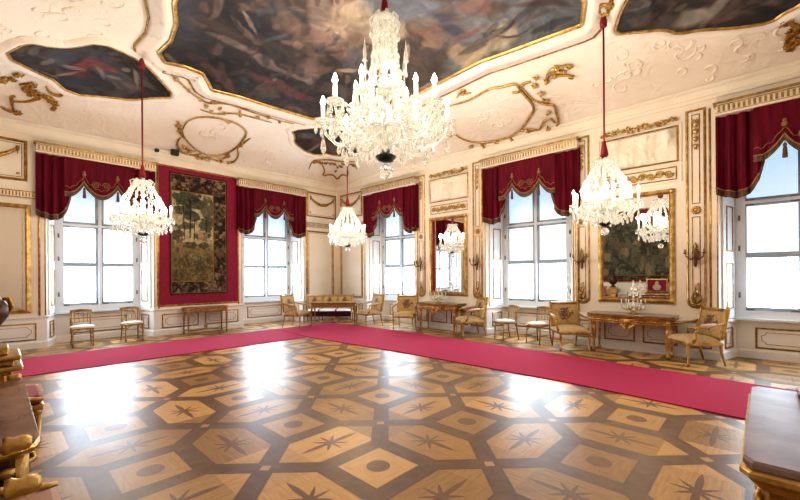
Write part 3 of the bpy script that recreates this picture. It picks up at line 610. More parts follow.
# ------------------------------------------------------------------ painted ceiling
def resample(poly, n):
    P = poly+[poly[0]]; seg = [math.dist(P[i],P[i+1]) for i in range(len(poly))]; tot = sum(seg); out = []; i = 0; acc = 0
    for k in range(n):
        d = tot*k/n
        while acc+seg[i] < d: acc += seg[i]; i += 1
        t = (d-acc)/seg[i]; out.append((P[i][0]+(P[i+1][0]-P[i][0])*t, P[i][1]+(P[i+1][1]-P[i][1])*t))
    return out
def rounded(poly, keep=.22, it=2):
    for _ in range(it):
        q = []
        for i in range(len(poly)):
            a, b = poly[i], poly[(i+1)%len(poly)]
            q += [(a[0]+(b[0]-a[0])*keep, a[1]+(b[1]-a[1])*keep), (a[0]+(b[0]-a[0])*(1-keep), a[1]+(b[1]-a[1])*(1-keep))]
        poly = q
    return poly
def fresco(name, poly, base, strokes, nb, nr, seed, label):
    """canvas following the vault inside a stucco frame"""
    b = resample(poly, nb); cx = sum(p[0] for p in b)/nb; cy = sum(p[1] for p in b)/nb
    vs = [(cx, cy, vault(cx,cy)-.03)]; fs = []
    for k in range(1, nr+1):
        for x, y in b:
            t = k/nr; X, Y = cx+(x-cx)*t, cy+(y-cy)*t; vs.append((X, Y, vault(X,Y)-.03))
    for i in range(nb): fs.append((0, 1+i, 1+(i+1)%nb))
    for k in range(nr-1):
        for i in range(nb):
            j = (i+1)%nb; fs.append((1+k*nb+i, 1+(k+1)*nb+i, 1+(k+1)*nb+j, 1+k*nb+j))
    root = empty('ceiling_painting', (cx, cy, vault(cx,cy)), 0, label, 'ceiling painting')
    inv = Matrix.Translation(-Vector(root.location))
    mb = MB(); mb.add(vs, fs, True); o = mb.build('canvas', 'fresco', root); o.matrix_parent_inverse = inv
    xy = np.array(vs)[:, :2]; x, y = xy[:,0], xy[:,1]
    wx = fbm(x*1.1, y*1.1, seed, 4)-.5; wy = fbm(x*1.1+9, y*1.1, seed+1, 4)-.5
    col = np.tile(lin(base), (len(vs), 1))
    n1 = fbm(x*1.3+wx*3, y*1.3+wy*3, seed+5, 5); n2 = fbm(x*2.6+wx*5, y*2.6+wy*4, seed+9, 5)
    mixc = lambda c, f: col*(1-f[:,None])+lin(c)*f[:,None]
    col = mixc((30,26,26), np.clip((.5-n1)*4, 0, .8)); col = mixc((120,92,66), np.clip((n2-.55)*4, 0, .7))
    col = mixc((92,48,36), np.clip((fbm(x*1.7+wy*4, y*1.7, seed+20, 4)-.6)*5, 0, .6)); col = mixc((70,76,92), np.clip((fbm(x*1.2, y*1.2+wx*4, seed+30, 4)-.6)*5, 0, .6))
    for (px, py, ax, ay, bx, by, r, g, bl) in strokes:
        det = ax*by-ay*bx
        if abs(det) < 1e-6: continue
        dx = x-px+wx*.28; dy = y-py+wy*.28
        u = (dx*by-dy*bx)/det; v = (ax*dy-ay*dx)/det
        f = np.clip((1.2-np.sqrt(u*u+v*v)-1.4*(n2-.5))*1.6, 0, .88); col = mixc((r,g,bl), f)
    rr = random.Random(seed*7); area = (x.max()-x.min())*(y.max()-y.min())
    for k in range(int(area*(7 if name == 'center' else 7))):
        px, py = rr.uniform(x.min(), x.max()), rr.uniform(y.min(), y.max())
        sky = name == 'center' and px > 6.0 and py > -4.9
        if sky and rr.random() < .72: continue
        l, w_, a = rr.uniform(.08,.34), rr.uniform(.025,.075), rr.uniform(-.9,.5)
        c = rr.choice(((150,116,88),(126,84,60),(46,40,42),(30,27,27),(104,70,52),(86,90,104),(176,150,120),(108,58,48),(58,48,40),(70,60,54),(52,54,68)))
        dx, dy = x-px+wx*.35, y-py+wy*.35; u = (dx*math.cos(a)+dy*math.sin(a))/l; v = (-dx*math.sin(a)+dy*math.cos(a)+.08*l*u*u)/w_
        f = np.clip((1.2-np.sqrt(u*u+v*v)-1.3*(n2-.5))*1.5, 0, .6); col = mixc(c, f)
    ridg = 1-np.abs(fbm(x*3.2+wx*6, y*3.2+wy*6, seed+40, 5)-.5)*2
    col = col*(.50+.55*n2+.35*(ridg**3))[:,None]
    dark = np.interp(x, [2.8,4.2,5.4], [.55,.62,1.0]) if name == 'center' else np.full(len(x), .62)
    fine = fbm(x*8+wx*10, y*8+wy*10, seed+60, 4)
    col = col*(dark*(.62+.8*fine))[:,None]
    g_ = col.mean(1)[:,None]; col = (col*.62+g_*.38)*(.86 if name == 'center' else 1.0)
    paint(o, np.clip(col, 0, 1))
    def ring(off): 
        q = []
        for i in range(nb):
            a, c = b[i-1], b[(i+1)%nb]; d = Vector((c[0]-a[0], c[1]-a[1])).normalized(); nn = Vector((d.y,-d.x))
            if (nn.x*(b[i][0]-cx)+nn.y*(b[i][1]-cy)) < 0: nn = -nn
            q.append((b[i][0]+nn.x*off, b[i][1]+nn.y*off))
        return q
    def band(prof, m, nm):
        rs = [[(x_, y_, vault(x_,y_)-h) for x_, y_ in ring(off)] for off, h in prof]
        bb = MB(); n = nb; vs = [p for r in rs for p in r]; ff = []
        for k in range(len(rs)-1):
            for i in range(n): j = (i+1)%n; ff.append((k*n+i,k*n+j,(k+1)*n+j,(k+1)*n+i))
        bb.add(vs, ff, True); p = bb.build(nm, m, root); p.matrix_parent_inverse = inv
    return root, band
CENTER = [(2.94,-3.02),(2.87,-4.0),(2.84,-4.94),(2.76,-5.50),(2.98,-5.66),(3.20,-5.85),(3.22,-6.2),(3.14,-6.52),(3.5,-6.71),(4.05,-6.66),(4.61,-6.74),(5.2,-6.94),(6.3,-7.0),(8.1,-6.9),(9.2,-6.75),(9.55,-6.55),(9.66,-5.4),(9.66,-4.0),(9.60,-2.66),(9.44,-2.29),(8.12,-2.40),(7.66,-2.45),(6.36,-2.36),(5.39,-2.28),(4.4,-2.52),(3.68,-2.70)]
r0, band = fresco('center', CENTER, (62,48,40), C_STROKES['center'], 840, 128, 3, 'largest ceiling painting, the big central canvas behind the large chandelier')
band([(-.015,.02),(-.01,.06),(.03,.07),(.055,.05)], 'gold', 'gilt_edge')
band([(.055,.03),(.10,.09),(.2,.10),(.24,.05),(.34,.06),(.38,.0)], 'stucco', 'stucco_frame')
band([(.385,.0),(.39,.03),(.415,.03),(.42,.0)], 'darkgold', 'outer_gilt_line')
LEFTP = [(2.55,-8.72),(3.12,-8.45),(3.02,-8.18),(3.08,-7.91),(3.42,-7.59),(3.13,-7.10),(2.72,-6.68),(2.08,-6.05),(1.86,-6.42),(1.58,-6.76),(1.5,-7.09),(1.26,-7.75),(1.75,-8.2)]
RIGHTP = [(9.82,-1.82),(10.0,-2.18),(10.13,-2.36),(10.5,-2.75),(11.2,-3.1),(12.0,-3.2),(12.6,-2.7),(12.5,-1.9),(12.1,-1.25),(11.96,-1.11),(11.80,-1.06),(11.66,-.97),(11.28,-1.09),(10.87,-1.29),(10.6,-1.36),(10.50,-1.5),(10.40,-1.57),(10.15,-1.68)]
CORNP = [(2.16,-3.19),(1.95,-2.95),(1.66,-2.80),(1.41,-2.29),(1.37,-1.83),(1.62,-1.48),(2.0,-1.21),(2.46,-1.11),(2.75,-1.4),(2.95,-1.75),(3.20,-2.12),(2.72,-2.52)]
for nm, poly, base, sd, lb in (('left', rounded(LEFTP,.2,1), (44,36,30), 11, 'dark ceiling painting with a red draped figure, over the leftmost window'),
        ('right', rounded(RIGHTP,.2,1), (64,53,43), 17, 'ceiling painting with a pale sheet, at the upper right corner'),
        ('corner', rounded(CORNP,.2,1), (58,40,33), 23, 'small ceiling painting above the far room corner, behind the large chandelier drops')):
    r_, band = fresco(nm, poly, base, C_STROKES[nm], 260, 60, sd, lb)
    band([(-.012,.02),(-.005,.05),(.018,.055),(.032,.04)], 'gold', 'gilt_edge')
    band([(.032,.03),(.05,.06),(.13,.07),(.19,0)], 'stucco', 'stucco_frame')
# gilt ornament on the vault
def on_vault(p, h): return (p[0], p[1], vault(*p)-h)
for nm in C_TUBES:
    mb = MB(); rnd = random.Random(5); rad = {'frame_vine': .018, 'frame_shell': .05}.get(nm, .026)
    for l in C_TUBES[nm]:
        if len(l) < 2: continue
        q = l if len(l) < 3 else l
        # smooth the measured line
        for _ in range(2):
            q = [q[0]]+[x for a, b in zip(q, q[1:]) for x in ((a[0]*.75+b[0]*.25,a[1]*.75+b[1]*.25),(a[0]*.25+b[0]*.75,a[1]*.25+b[1]*.75))]+[q[-1]]
        n = len(q); mb.tube([on_vault(p, .02) for p in q], [rad*(.55+.6*math.sin(PI*k/(n-1))) for k in range(n)], 6)
    for p in C_BLOBS[nm]:
        for k in range(7):
            a = rnd.uniform(0, 2*PI); l = rnd.uniform(.05, .10)*(.6 if nm == 'frame_vine' else 1)
            e = (p[0]+l*math.cos(a), p[1]+l*math.sin(a)); md = (p[0]+l*.5*math.cos(a+.3), p[1]+l*.5*math.sin(a+.3))
            mb.tube([on_vault(p,.03), on_vault(md,.05), on_vault(e,.02)], [.012,.026,.004], 5)
        mb.ball(on_vault(p,.04), .034, 7, 4)
    trim(mb, 'gold' if nm in ('right_cartouche','frame_vine','frame_shell','left_cartouche') else 'darkgold')
# white figure relief on the cove
rnd = random.Random(12)
def scroll_relief(cx, cy, sc, n, seed):
    rr = random.Random(seed); mb = MB()
    for k in range(n):
        x, y = cx+rr.uniform(-1,1)*sc, cy+rr.uniform(-1,1)*sc*.6; a0 = rr.uniform(0, 2*PI); s = rr.choice((-1,1)); r = rr.uniform(.08,.2)
        pts = []
        for t in range(16):
            a = a0+s*t*.36; q = r*(1-t/20); p = (x+q*math.cos(a), y+q*math.sin(a)); pts.append((p[0], p[1], vault(*p)+.004))
        mb.tube(pts, [.008+.02*math.sin(PI*t/15) for t in range(16)], 6)
    trim(mb, 'stucco')
for a in ((3.9,-8.0,.8,16,1),(3.0,-9.0,.5,8,2),(10.2,-1.0,.5,13,3),(11.2,-.55,.7,15,4),(9.5,-.7,.5,6,5),(.9,-3.0,.35,5,6),(7.0,-.8,.4,7,7),(1.2,-4.9,.3,6,8)): scroll_relief(*a)

# ------------------------------------------------------------------ tapestry on its crimson wall cloth
wc = empty('wall_cloth', TL(4.82,0,2.6), 0, 'crimson cloth wall panel with gilt edge behind the large tapestry', 'wall cloth')
inv = Matrix.Translation(-wc.location)
o = MB(TL).bx(3.76,0,.80,5.88,.015,4.50).build('cloth', 'redwall', wc); o.matrix_parent_inverse = inv
mb = MB(TL); mb.frame(rect(3.74,.78,5.90,4.52), mould(.05,.03)); o = mb.build('gilt_border', 'gold', wc); o.matrix_parent_inverse = inv
def tapestry(T, s0, z0, s1, z1, kind, label, n0=.03, mirror=1):
    root = empty('tapestry', T((s0+s1)/2, n0, (z0+z1)/2), 0, label, 'tapestry')
    W, H = s1-s0, z1-z0; nu, nv = (150, 300) if kind == 'land' else (180, 150)
    def f(u, v): return T(s0+W*u, n0+.008*math.sin(u*9)*(1-v), z0+H*v)
    mb = MB().grid(f, nu, nv); mb.build('woven_panel', 'tapestry', root, norm=False).matrix_parent_inverse = Matrix.Translation(-Vector(root.location))
    o = root.children[0]
    U = np.tile(np.arange(nu+1)/nu, nv+1); V = np.repeat(np.arange(nv+1)/nv, nu+1)
    if mirror < 0: U = 1-U
    x, z = U*W, V*H; col = np.zeros((len(x),3))
    def mixc(c, f): 
        f = f[:,None]; col[:] = col*(1-f)+lin(c)*f
    n1 = fbm(x*5, z*5, 2, 5); n2 = fbm(x*14, z*14, 6, 4); n3 = fbm(x*9+4, z*9, 9, 4)
    if kind == 'land':
        # u runs from the left (near) edge to the right edge in the photograph
        col[:] = lin((196,182,146)); mixc((172,162,128), np.clip((n1-.5)*4,0,1)); g = .30*H
        zz = z-.36
        mixc((126,112,74), np.clip((1.15-zz+.25*(n1-.5))*4, 0, 1)); mixc((96,84,54), np.clip((.75-zz+.3*(n3-.5))*5,0,.9)); mixc((150,130,86), np.clip((n2-.55)*6,0,.8)*(zz<1.0)); mixc((70,64,44), np.clip((n1-.55)*6,0,.7)*(zz<1.1))
        for (cx, cz, rx, rz, c) in ((.42,2.55,.30,.22,(54,56,46)),(.62,2.38,.30,.16,(50,52,42)),(.34,2.2,.26,.14,(60,62,48)),(.56,2.05,.24,.12,(60,66,54)),(.96,2.25,.22,.30,(84,82,64)),(.95,1.85,.2,.2,(66,72,58)),(.40,1.75,.22,.10,(72,76,60)),(.25,2.45,.16,.2,(70,78,64)),(.78,1.5,.25,.10,(64,66,50)),(.2,1.45,.16,.16,(58,60,46)),(.9,1.25,.2,.1,(70,66,46)),(.5,1.25,.2,.07,(76,70,48))):
            d = np.sqrt(((x-cx)/rx)**2+((z-.12-cz)/rz)**2); mixc(c, np.clip((1.12-d+1.3*(n3-.5)+.6*(n2-.5))*5,0,.9))
        for (cx, w, zb, zt, sl) in ((.50,.022,1.55,2.6,.02),(.36,.014,1.5,2.4,-.03),(.60,.014,1.5,2.3,.04),(.93,.014,1.5,2.2,0)):
            mixc((48,42,32), ((np.abs(x-cx-sl*(z-zb)) < w)&(z>zb)&(z<zt))*.9)
        for (cx, cz, rx, rz, c) in ((.78,1.62,.08,.12,(176,140,104)),(.92,1.62,.05,.09,(160,126,92)),(.86,1.55,.1,.05,(150,112,84)),(.26,1.35,.05,.16,(150,118,88)),(.24,1.12,.035,.16,(142,110,84)),(.30,1.12,.03,.15,(138,104,80)),(.26,1.54,.03,.035,(190,150,120)),(.33,1.38,.08,.025,(146,112,86)),(.18,.95,.1,.06,(96,90,60))):
            d = np.sqrt(((x-cx)/rx)**2+((z-cz)/rz)**2); mixc(c, np.clip((1.1-d+.4*(n2-.5))*5,0,.95))
        bl, br, bb, bt = .06, .40, .36, .50
    else:
        col[:] = lin((98,94,76)); mixc((56,58,50), np.clip((n1-.45)*6,0,.9)); mixc((116,108,84), np.clip((n3-.55)*6,0,.8)); mixc((62,60,46), np.clip((n2-.5)*4,0,.6))
        rr = random.Random(3)
        for k in range(60):
            cx, cz = rr.uniform(.1,W-.1), rr.uniform(.1,H*.62); rx, rz = rr.uniform(.04,.14), rr.uniform(.08,.3); c = rr.choice(((146,130,100),(60,58,50),(128,114,84),(100,82,62)))
            d = np.sqrt(((x-cx)/rx)**2+((z-cz)/rz)**2); mixc(c, np.clip((1.1-d+.9*(n3-.5))*3,0,.7))
        bl = br = bb = bt = .22
    border = (x<bl)|(x>W-br)|(z<bb)|(z>H-bt)
    bc = np.tile(lin((52,42,32)), (len(x),1)); q1 = fbm(x*10, z*10, 31, 4); q2 = fbm(x*13+5, z*13, 37, 4); q3 = fbm(x*9, z*9+8, 41, 4)
    for c, q in (((104,96,76),q1),((116,78,62),q2),((150,128,98),q3),((30,28,30),fbm(x*12,z*12,51,3))):
        f = np.clip((q-.55)*9,0,.85)[:,None]; bc = bc*(1-f)+lin(c)*f
    if kind != 'land': bc = bc*.7
    col[border] = bc[border]
    def rectline(o_, w, c):
        inx = (x>bl-o_-w)&(x<W-br+o_+w)&(z>bb-o_-w)&(z<H-bt+o_+w); inner = (x>bl-o_)&(x<W-br+o_)&(z>bb-o_)&(z<H-bt+o_); mixc(c, (inx&~inner)*.9)
    rectline(.0,.022,(150,112,52)); rectline(.022,.015,(50,36,24))
    e = np.minimum(np.minimum(x,W-x),np.minimum(z,H-z)); mixc((24,24,30), (e<.03)*.9); mixc((140,112,64), ((e>.03)&(e<.045))*.7)
    if kind == 'land': mixc((150,142,108), np.clip((fbm(x*22,z*22,91,3)-.58)*7,0,.3)*(~border)); mixc((40,42,32), np.clip((fbm(x*18,z*18,95,3)-.58)*7,0,.35)*(~border))
    wv = .92+.16*(fbm(x*60, z*60, 77, 2)-.5); paint(o, np.clip(col*wv[:,None]*.92, 0, 1)); return root
tapestry(TL, 4.09, 1.07, 5.60, 4.38, 'land', 'tall tapestry of trees and a small figure, on the crimson wall cloth', .035, -1)
# wall behind the camera, seen in the larger mirror
mb = MB(TB).bx(5.4,0,1.22,9.6,.012,4.2); struct(mb.build('trim_back_cloth', 'redwall'))
panel(TB, 5.4, 1.21, 9.6, 4.22, .05, .03, 'gold')
tapestry(TB, 5.6, 1.27, 9.4, 4.08, 'battle', 'wide dark figured tapestry seen reflected in the larger gilt mirror', .03)
for s0, s1 in ((7.3,9.5),(9.7,11.9)): scroll_panel(TB, s0, s1)
for s0, s1 in ((1.2,2.9),(3.3,5.0),(10.2,12.0)): panel(TB, s0, .9, s1, 3.1, .05, .03, 'gold'); panel(TB, s0, 3.6, s1, 4.5, .04, .03, 'gold')
# ------------------------------------------------------------------ mirrors
def mirror(T, s0, z0, s1, z1, label):
    root = empty('wall_mirror', T((s0+s1)/2, 0, z0), 0, label, 'mirror', 'gilt wall mirrors'); inv = Matrix.Translation(-Vector(root.location))
    mb = MB(T); mb.frame(rect(s0+.05,z0+.05,s1-.05,z1-.05), [(-.035,.012),(-.035,.03),(-.012,.055),(.012,.05),(.045,.03),(.045,0)]); mb.frame(rect(s0+.092,z0+.092,s1-.092,z1-.092), mould(.015,.02,.012))
    for sx, zz in ((s0+.05,z0+.05),(s1-.05,z0+.05),(s0+.05,z1-.05),(s1-.05,z1-.05)): mb.ball(T and (sx,.05,zz), .05, 8, 4, 1, 1, .5)
    o = mb.build('frame', 'gold', root); o.matrix_parent_inverse = inv
    o = MB(T).bx(s0+.08,.006,z0+.08,s1-.08,.014,z1-.08).build('glass', 'mirror', root); o.matrix_parent_inverse = inv
mirror(TR, 4.42, .97, 5.74, 3.22, 'tall narrow gilt mirror reflecting a window, second from the room corner')
mirror(TR, 9.02, .97, 10.37, 3.16, 'larger gilt mirror reflecting a dark tapestry, above the marble console at right')
# ------------------------------------------------------------------ carpets
def carpet(poly, name, label, z):
    b = resample(poly, 200); mb = MB(); mb.prism(poly, z, z+.012); o = mb.build(name, 'carpet')
    return tag(o, label, 'carpet')
carpet([(1.32,-9.3),(3.16,-9.3),(3.20,-3.42),(1.24,-3.22)], 'carpet_runner', 'red carpet runner along the window wall at left, in front of the tapestry', .001)
carpet([(1.24,-3.20),(3.20,-3.40),(6.2,-3.24),(9.5,-3.22),(14.0,-3.60),(14.0,-1.85),(11.3,-1.60),(8.7,-1.37),(4.2,-1.10),(1.30,-1.20)], 'carpet_runner', 'long red carpet runner in front of the mirrors, crossing to the right edge', .003)

# ------------------------------------------------------------------ seats
def small_chair():
    r = empty('side_chair', cat='chair')
    w, d = .19, .19
    for x in (-1, 1):
        MB().tube([(x*w*.92,-d,.0),(x*w*.94,-d+.01,.2),(x*w*.9,-d+.02,.41)], [.012,.014,.019], 8).build('leg', 'goldwood', r)
        MB().tube([(x*w*.95,d+.05,.0),(x*w*.9,d+.01,.2),(x*w*.86,d-.01,.43),(x*w*.86,d+.01,.62),(x*w*.92,d+.055,.80)], [.012,.015,.017,.014,.014], 8).build('leg', 'goldwood', r)
    rl = MB(); rl.rbx(-w*1.05,-d-.03,.385,w*1.05,d+.01,.425,.015); rl.build('seat_frame', 'goldwood', r)
    MB().lathe([(.0,.42),(.205,.42),(.222,.435),(.215,.455),(.16,.47),(.0,.475)], 20, (0,-.01,0), True, 1, 1).build('seat_cushion', 'whitecloth', r)
    top = MB(); n = 10
    top.loft([[(x, d+.05+yy-.02*math.cos(x/w*1.4), .765+zz+.022*math.cos(x/w*1.5)) for yy, zz in ((-.012,-.025),(.012,-.025),(.016,.02),(.0,.035),(-.014,.02))] for x in [(-1+2*k/n)*w*1.04 for k in range(n+1)]]); top.build('top_rail', 'goldwood', r)
    lr = MB(); lr.tube([(-w*.86,d-.005,.52),(0,d+.012,.525),(w*.86,d-.005,.52)], .009, 6); lr.build('lower_rail', 'goldwood', r)
    for k in range(4):
        x = (-.6+.4*k)*w; MB().tube([(x,d+.0,.52),(x,d+.012,.64),(x*1.05,d+.03,.76)], [.006,.009,.006], 6).build('spindle', 'goldwood', r)
    for sx in (-1, 1):
        MB().tube([(sx*w*.93,-d+.01,.27),(sx*w*.55,-d+.02,.36),(sx*w*.2,-d+.02,.39)], .008, 6).build('brace', 'goldwood', r)
        MB().tube([(sx*w*.92,-d+.02,.19),(sx*w*.9,d+.01,.19)], .008, 6).build('stretcher', 'goldwood', r)
    MB().tube([(-w*.9,d+.0,.25),(w*.9,d+.0,.25)], .008, 6).build('stretcher', 'goldwood', r)
    return r
sc = small_chair()
SC = [(.34,-7.47,0,88,'small gilt side chair under the leftmost window, the left one of its pair'),
      (.34,-6.52,0,92,'small gilt side chair under the leftmost window, the one nearer the tapestry'),
      (7.06,-.38,0,-28,'small gilt side chair between the mirrors, the left one of its pair'),
      (7.87,-.40,0,-12,'small gilt side chair between the mirrors, just left of an armchair')]
for k, (x, y, z, a, lb) in enumerate(SC): place(sc if k == 0 else copy_tree(sc), x, y, z, a, lb, 'small gilt side chairs')

def armchair():
    r = empty('armchair', cat='armchair'); w = .28
    for x in (-1, 1):
        MB().lathe([(.012,0),(.018,.03),(.02,.06),(.014,.07),(.027,.30),(.03,.33),(.02,.345),(.032,.36),(.032,.40)], 10, (x*w,-.27,0)).build('leg', 'gold', r)
        MB().tube([(x*w*.9,.34,0),(x*w*.88,.29,.2),(x*w*.88,.26,.40)], [.013,.019,.026], 8).build('leg', 'gold', r)
    fr = MB(); fr.rbx(-w-.03,-.30,.335,w+.03,.285,.40,.02); fr.build('seat_rail', 'gold', r)
    cu = MB(); cu.grid(lambda u, v: (( u-.5)*2*(w+.015), -.295+.56*v, .40+.075*(1-(2*u-1)**6)*(1-(2*v-1)**6)**.5+.02*math.sin(PI*u)*math.sin(PI*v)), 14, 14); cu.build('seat_cushion', 'silk', r)
    yb = lambda z: .25+(z-.42)*.2
    bf = MB(lambda s, n, z: (s, yb(z)-n, z)); bf.frame(rect(-w+.0,.47,w-.0,.93), [(-.02,.02),(-.02,.035),(.0,.045),(.025,.03),(.025,-.03),(.0,-.035),(-.02,-.02)])
    for x in (-w, w): bf.ball((x,0,.975), .024, 8, 4, 1.3); bf.tube([(x,0,.93),(x,0,.96)], .018, 6)
    bf.tube([(-w*.85,0,.40),(-w*.9,0,.47)], .02, 6); bf.tube([(w*.85,0,.40),(w*.9,0,.47)], .02, 6)
    bf.build('back_frame', 'gold', r)
    bp = MB(); bp.grid(lambda u, v: ((u-.5)*2*(w-.01), yb(.485+.43*v)-.018-.03*math.sin(PI*u)**.6*math.sin(PI*v)**.6, .485+.43*v), 12, 12); bp.build('back_panel', 'embroid', r)
    bb = MB(); bb.grid(lambda u, v: ((u-.5)*2*(w-.01), yb(.485+.43*v)+.018, .485+.43*v), 4, 4); bb.build('back_lining', 'silk', r)
    for x in (-1, 1):
        a = MB(); a.tube([(x*w,yb(.72),.72),(x*(w+.025),.17,.685),(x*(w+.045),.0,.655),(x*(w+.05),-.13,.655),(x*(w+.045),-.185,.63),(x*(w+.04),-.16,.60)], [.018,.02,.022,.024,.022,.012], 8)
        a.build('arm_rest', 'gold', r)
        MB().tube([(x*(w+.048),-.14,.645),(x*(w+.045),-.19,.56),(x*(w+.03),-.16,.47),(x*(w+.015),-.2,.39)], [.018,.02,.022,.028], 8).build('arm_support', 'gold', r)
        MB().tube([(x*(w+.028),.15,.702),(x*(w+.045),.02,.69),(x*(w+.05),-.1,.682)], [.018,.03,.018], 8).build('arm_pad', 'ivory', r)
    return r
ac = armchair()
AC = [(1.31,-2.54,116,'gilt armchair at the left end of the corner table, turned sideways'),
      (2.66,-.83,-12,'gilt armchair at the right end of the corner table'),
      (3.98,-.62,30,'gilt armchair beside the left end of the console under the narrow mirror'),
      (6.08,-.44,-37,'gilt armchair at the right end of the console under the narrow mirror'),
      (8.64,-.61,40,'gilt armchair facing out left of the big marble console, its embroidered back square to view'),
      (10.68,-.50,-50,'gilt armchair at the right end of the big marble console, turned in profile')]
for k, (x, y, a, lb) in enumerate(AC): place(ac if k == 0 else copy_tree(ac), x, y, .016 if k == 0 else .0, a, lb, 'gilt armchairs with tan embroidered silk')
# sofa across the corner
def sofa():
    r = empty('sofa', cat='sofa'); w = .80
    for x in (-w+.03, -w/3, w/3, w-.03):
        MB().lathe([(.012,0),(.018,.05),(.024,.28),(.028,.34)], 8, (x,-.25,0)).build('leg', 'goldwood', r)
        MB().tube([(x,.28,0),(x,.24,.35)], [.013,.022], 8).build('leg', 'goldwood', r)
    MB().rbx(-w,-.28,.30,w,.27,.36,.02).build('seat_rail', 'goldwood', r)
    MB().grid(lambda u, v: ((u-.5)*2*(w-.01), -.275+.53*v, .36+.085*(1-(2*u-1)**10)*(1-(2*v-1)**6)**.5), 20, 10).build('seat_cushion', 'whitecloth', r)
    MB().rbx(-w+.02,-.30,.22,w-.02,-.28,.39,.008).build('front_strip', 'plum', r)  # dark plum strip across the seat front
    for x in (-.28, .28): MB().rbx(x-.03,-.285,.38,x+.03,.2,.452,.01).build('stripe', mat('pink_braid', (.55,.15,.25), .7), r)
    yb = lambda z: .24+(z-.4)*.14
    bf = MB(lambda s, n, z: (s, yb(z)-n, z))
    for k in range(3):
        s0 = -w+.03+k*(2*w-.06)/3; s1 = s0+(2*w-.06)/3; bf.frame(rect(s0+.03,.50,s1-.03,.85), [(-.015,.01),(0,.035),(.03,.025),(.03,-.02),(-.015,-.02)])
    bf.tube([(-w,0,.89),(w,0,.89)], .018, 6)
    for x in (-w,-w/3+.01,w/3-.01,w): bf.tube([(x,0,.36),(x,0,.89)], .018, 6)
    for x in (-w, w): bf.ball((x,0,.915), .02, 8, 4, 1.3)
    bf.build('back_frame', 'goldwood', r)
    for k in range(3):
        c = -w+.03+(k+.5)*(2*w-.06)/3; o = MB().grid(lambda u, v: ((u-.5)*.46, yb(.5+.34*v)-.012-.02*math.sin(PI*u)**.6*math.sin(PI*v)**.6, .5+.34*v), 10, 10).build('back_panel', 'sofasilk', r); o.location.x = c
    for x in (-1, 1):
        MB().tube([(x*w,yb(.7),.70),(x*(w+.01),.08,.66),(x*(w+.015),-.15,.64),(x*w,-.2,.60)], [.018,.02,.022,.014], 8).build('arm_rest', 'goldwood', r)
        MB().tube([(x*w,-.17,.62),(x*w,-.2,.5),(x*(w-.02),-.22,.35)], .018, 8).build('arm_support', 'goldwood', r)
    return r
place(sofa(), .98, -1.14, 0, 43.5, 'gilt three-panel sofa set across the room corner behind the table', None)

def table(w, d, h, label):
    r = empty('side_table', label=label, cat='table')
    tp = MB(); tp.rbx(-w/2,-d/2,h-.035,w/2,d/2,h,.01); tp.build('table_top', 'goldwood', r)
    ap = MB(); ap.bx(-w/2+.04,-d/2+.04,h-.13,w/2-.04,d/2-.04,h-.035); o = ap.build('apron', 'goldwood', r)
    g = MB(lambda s, n, z: (s, -d/2+.04-n, z)); g.frame(rect(-w/2+.10,h-.115,w/2-.10,h-.05), mould(.012,.01)); k = 16
    for i in range(k): x = -w/2+.14+(w-.28)*(i+.5)/k; g.ball((x,.004,h-.083), .016, 6, 4, 1, 1, .6)
    g.build('carved_frieze', 'gold', o)
    for sx in (-1, 1):
        for sy in (-1, 1):
            MB().lathe([(.016,0),(.024,.02),(.026,.06),(.014,.075),(.018,.10),(.03,h-.17),(.034,h-.15),(.034,h-.035)], 10, (sx*(w/2-.05),sy*(d/2-.05),0)).build('leg', 'goldwood', r)
    st = MB()
    for sx in (-1, 1):
        for sy in (-1, 1):
            st.tube([(sx*(w/2-.05),sy*(d/2-.05),.10),(sx*w*.25,sy*d*.2,.085),(0,0,.11)], .016, 6)
    st.build('stretcher', 'goldwood', r)
    MB().lathe([(.06,.09),(.065,.12),(.03,.14),(.045,.18),(.05,.21),(.02,.24),(.026,.26),(.0,.30)], 12).build('finial', 'goldwood', r)
    return r
place(table(1.10,.46,.72,'gilt wooden table with crossed stretcher under the tapestry'), .30, -4.80, 0, 90)
place(table(1.42,.55,.72,'gilt wooden table in the room corner in front of the sofa'), 1.86, -1.56, .016, 43.5)

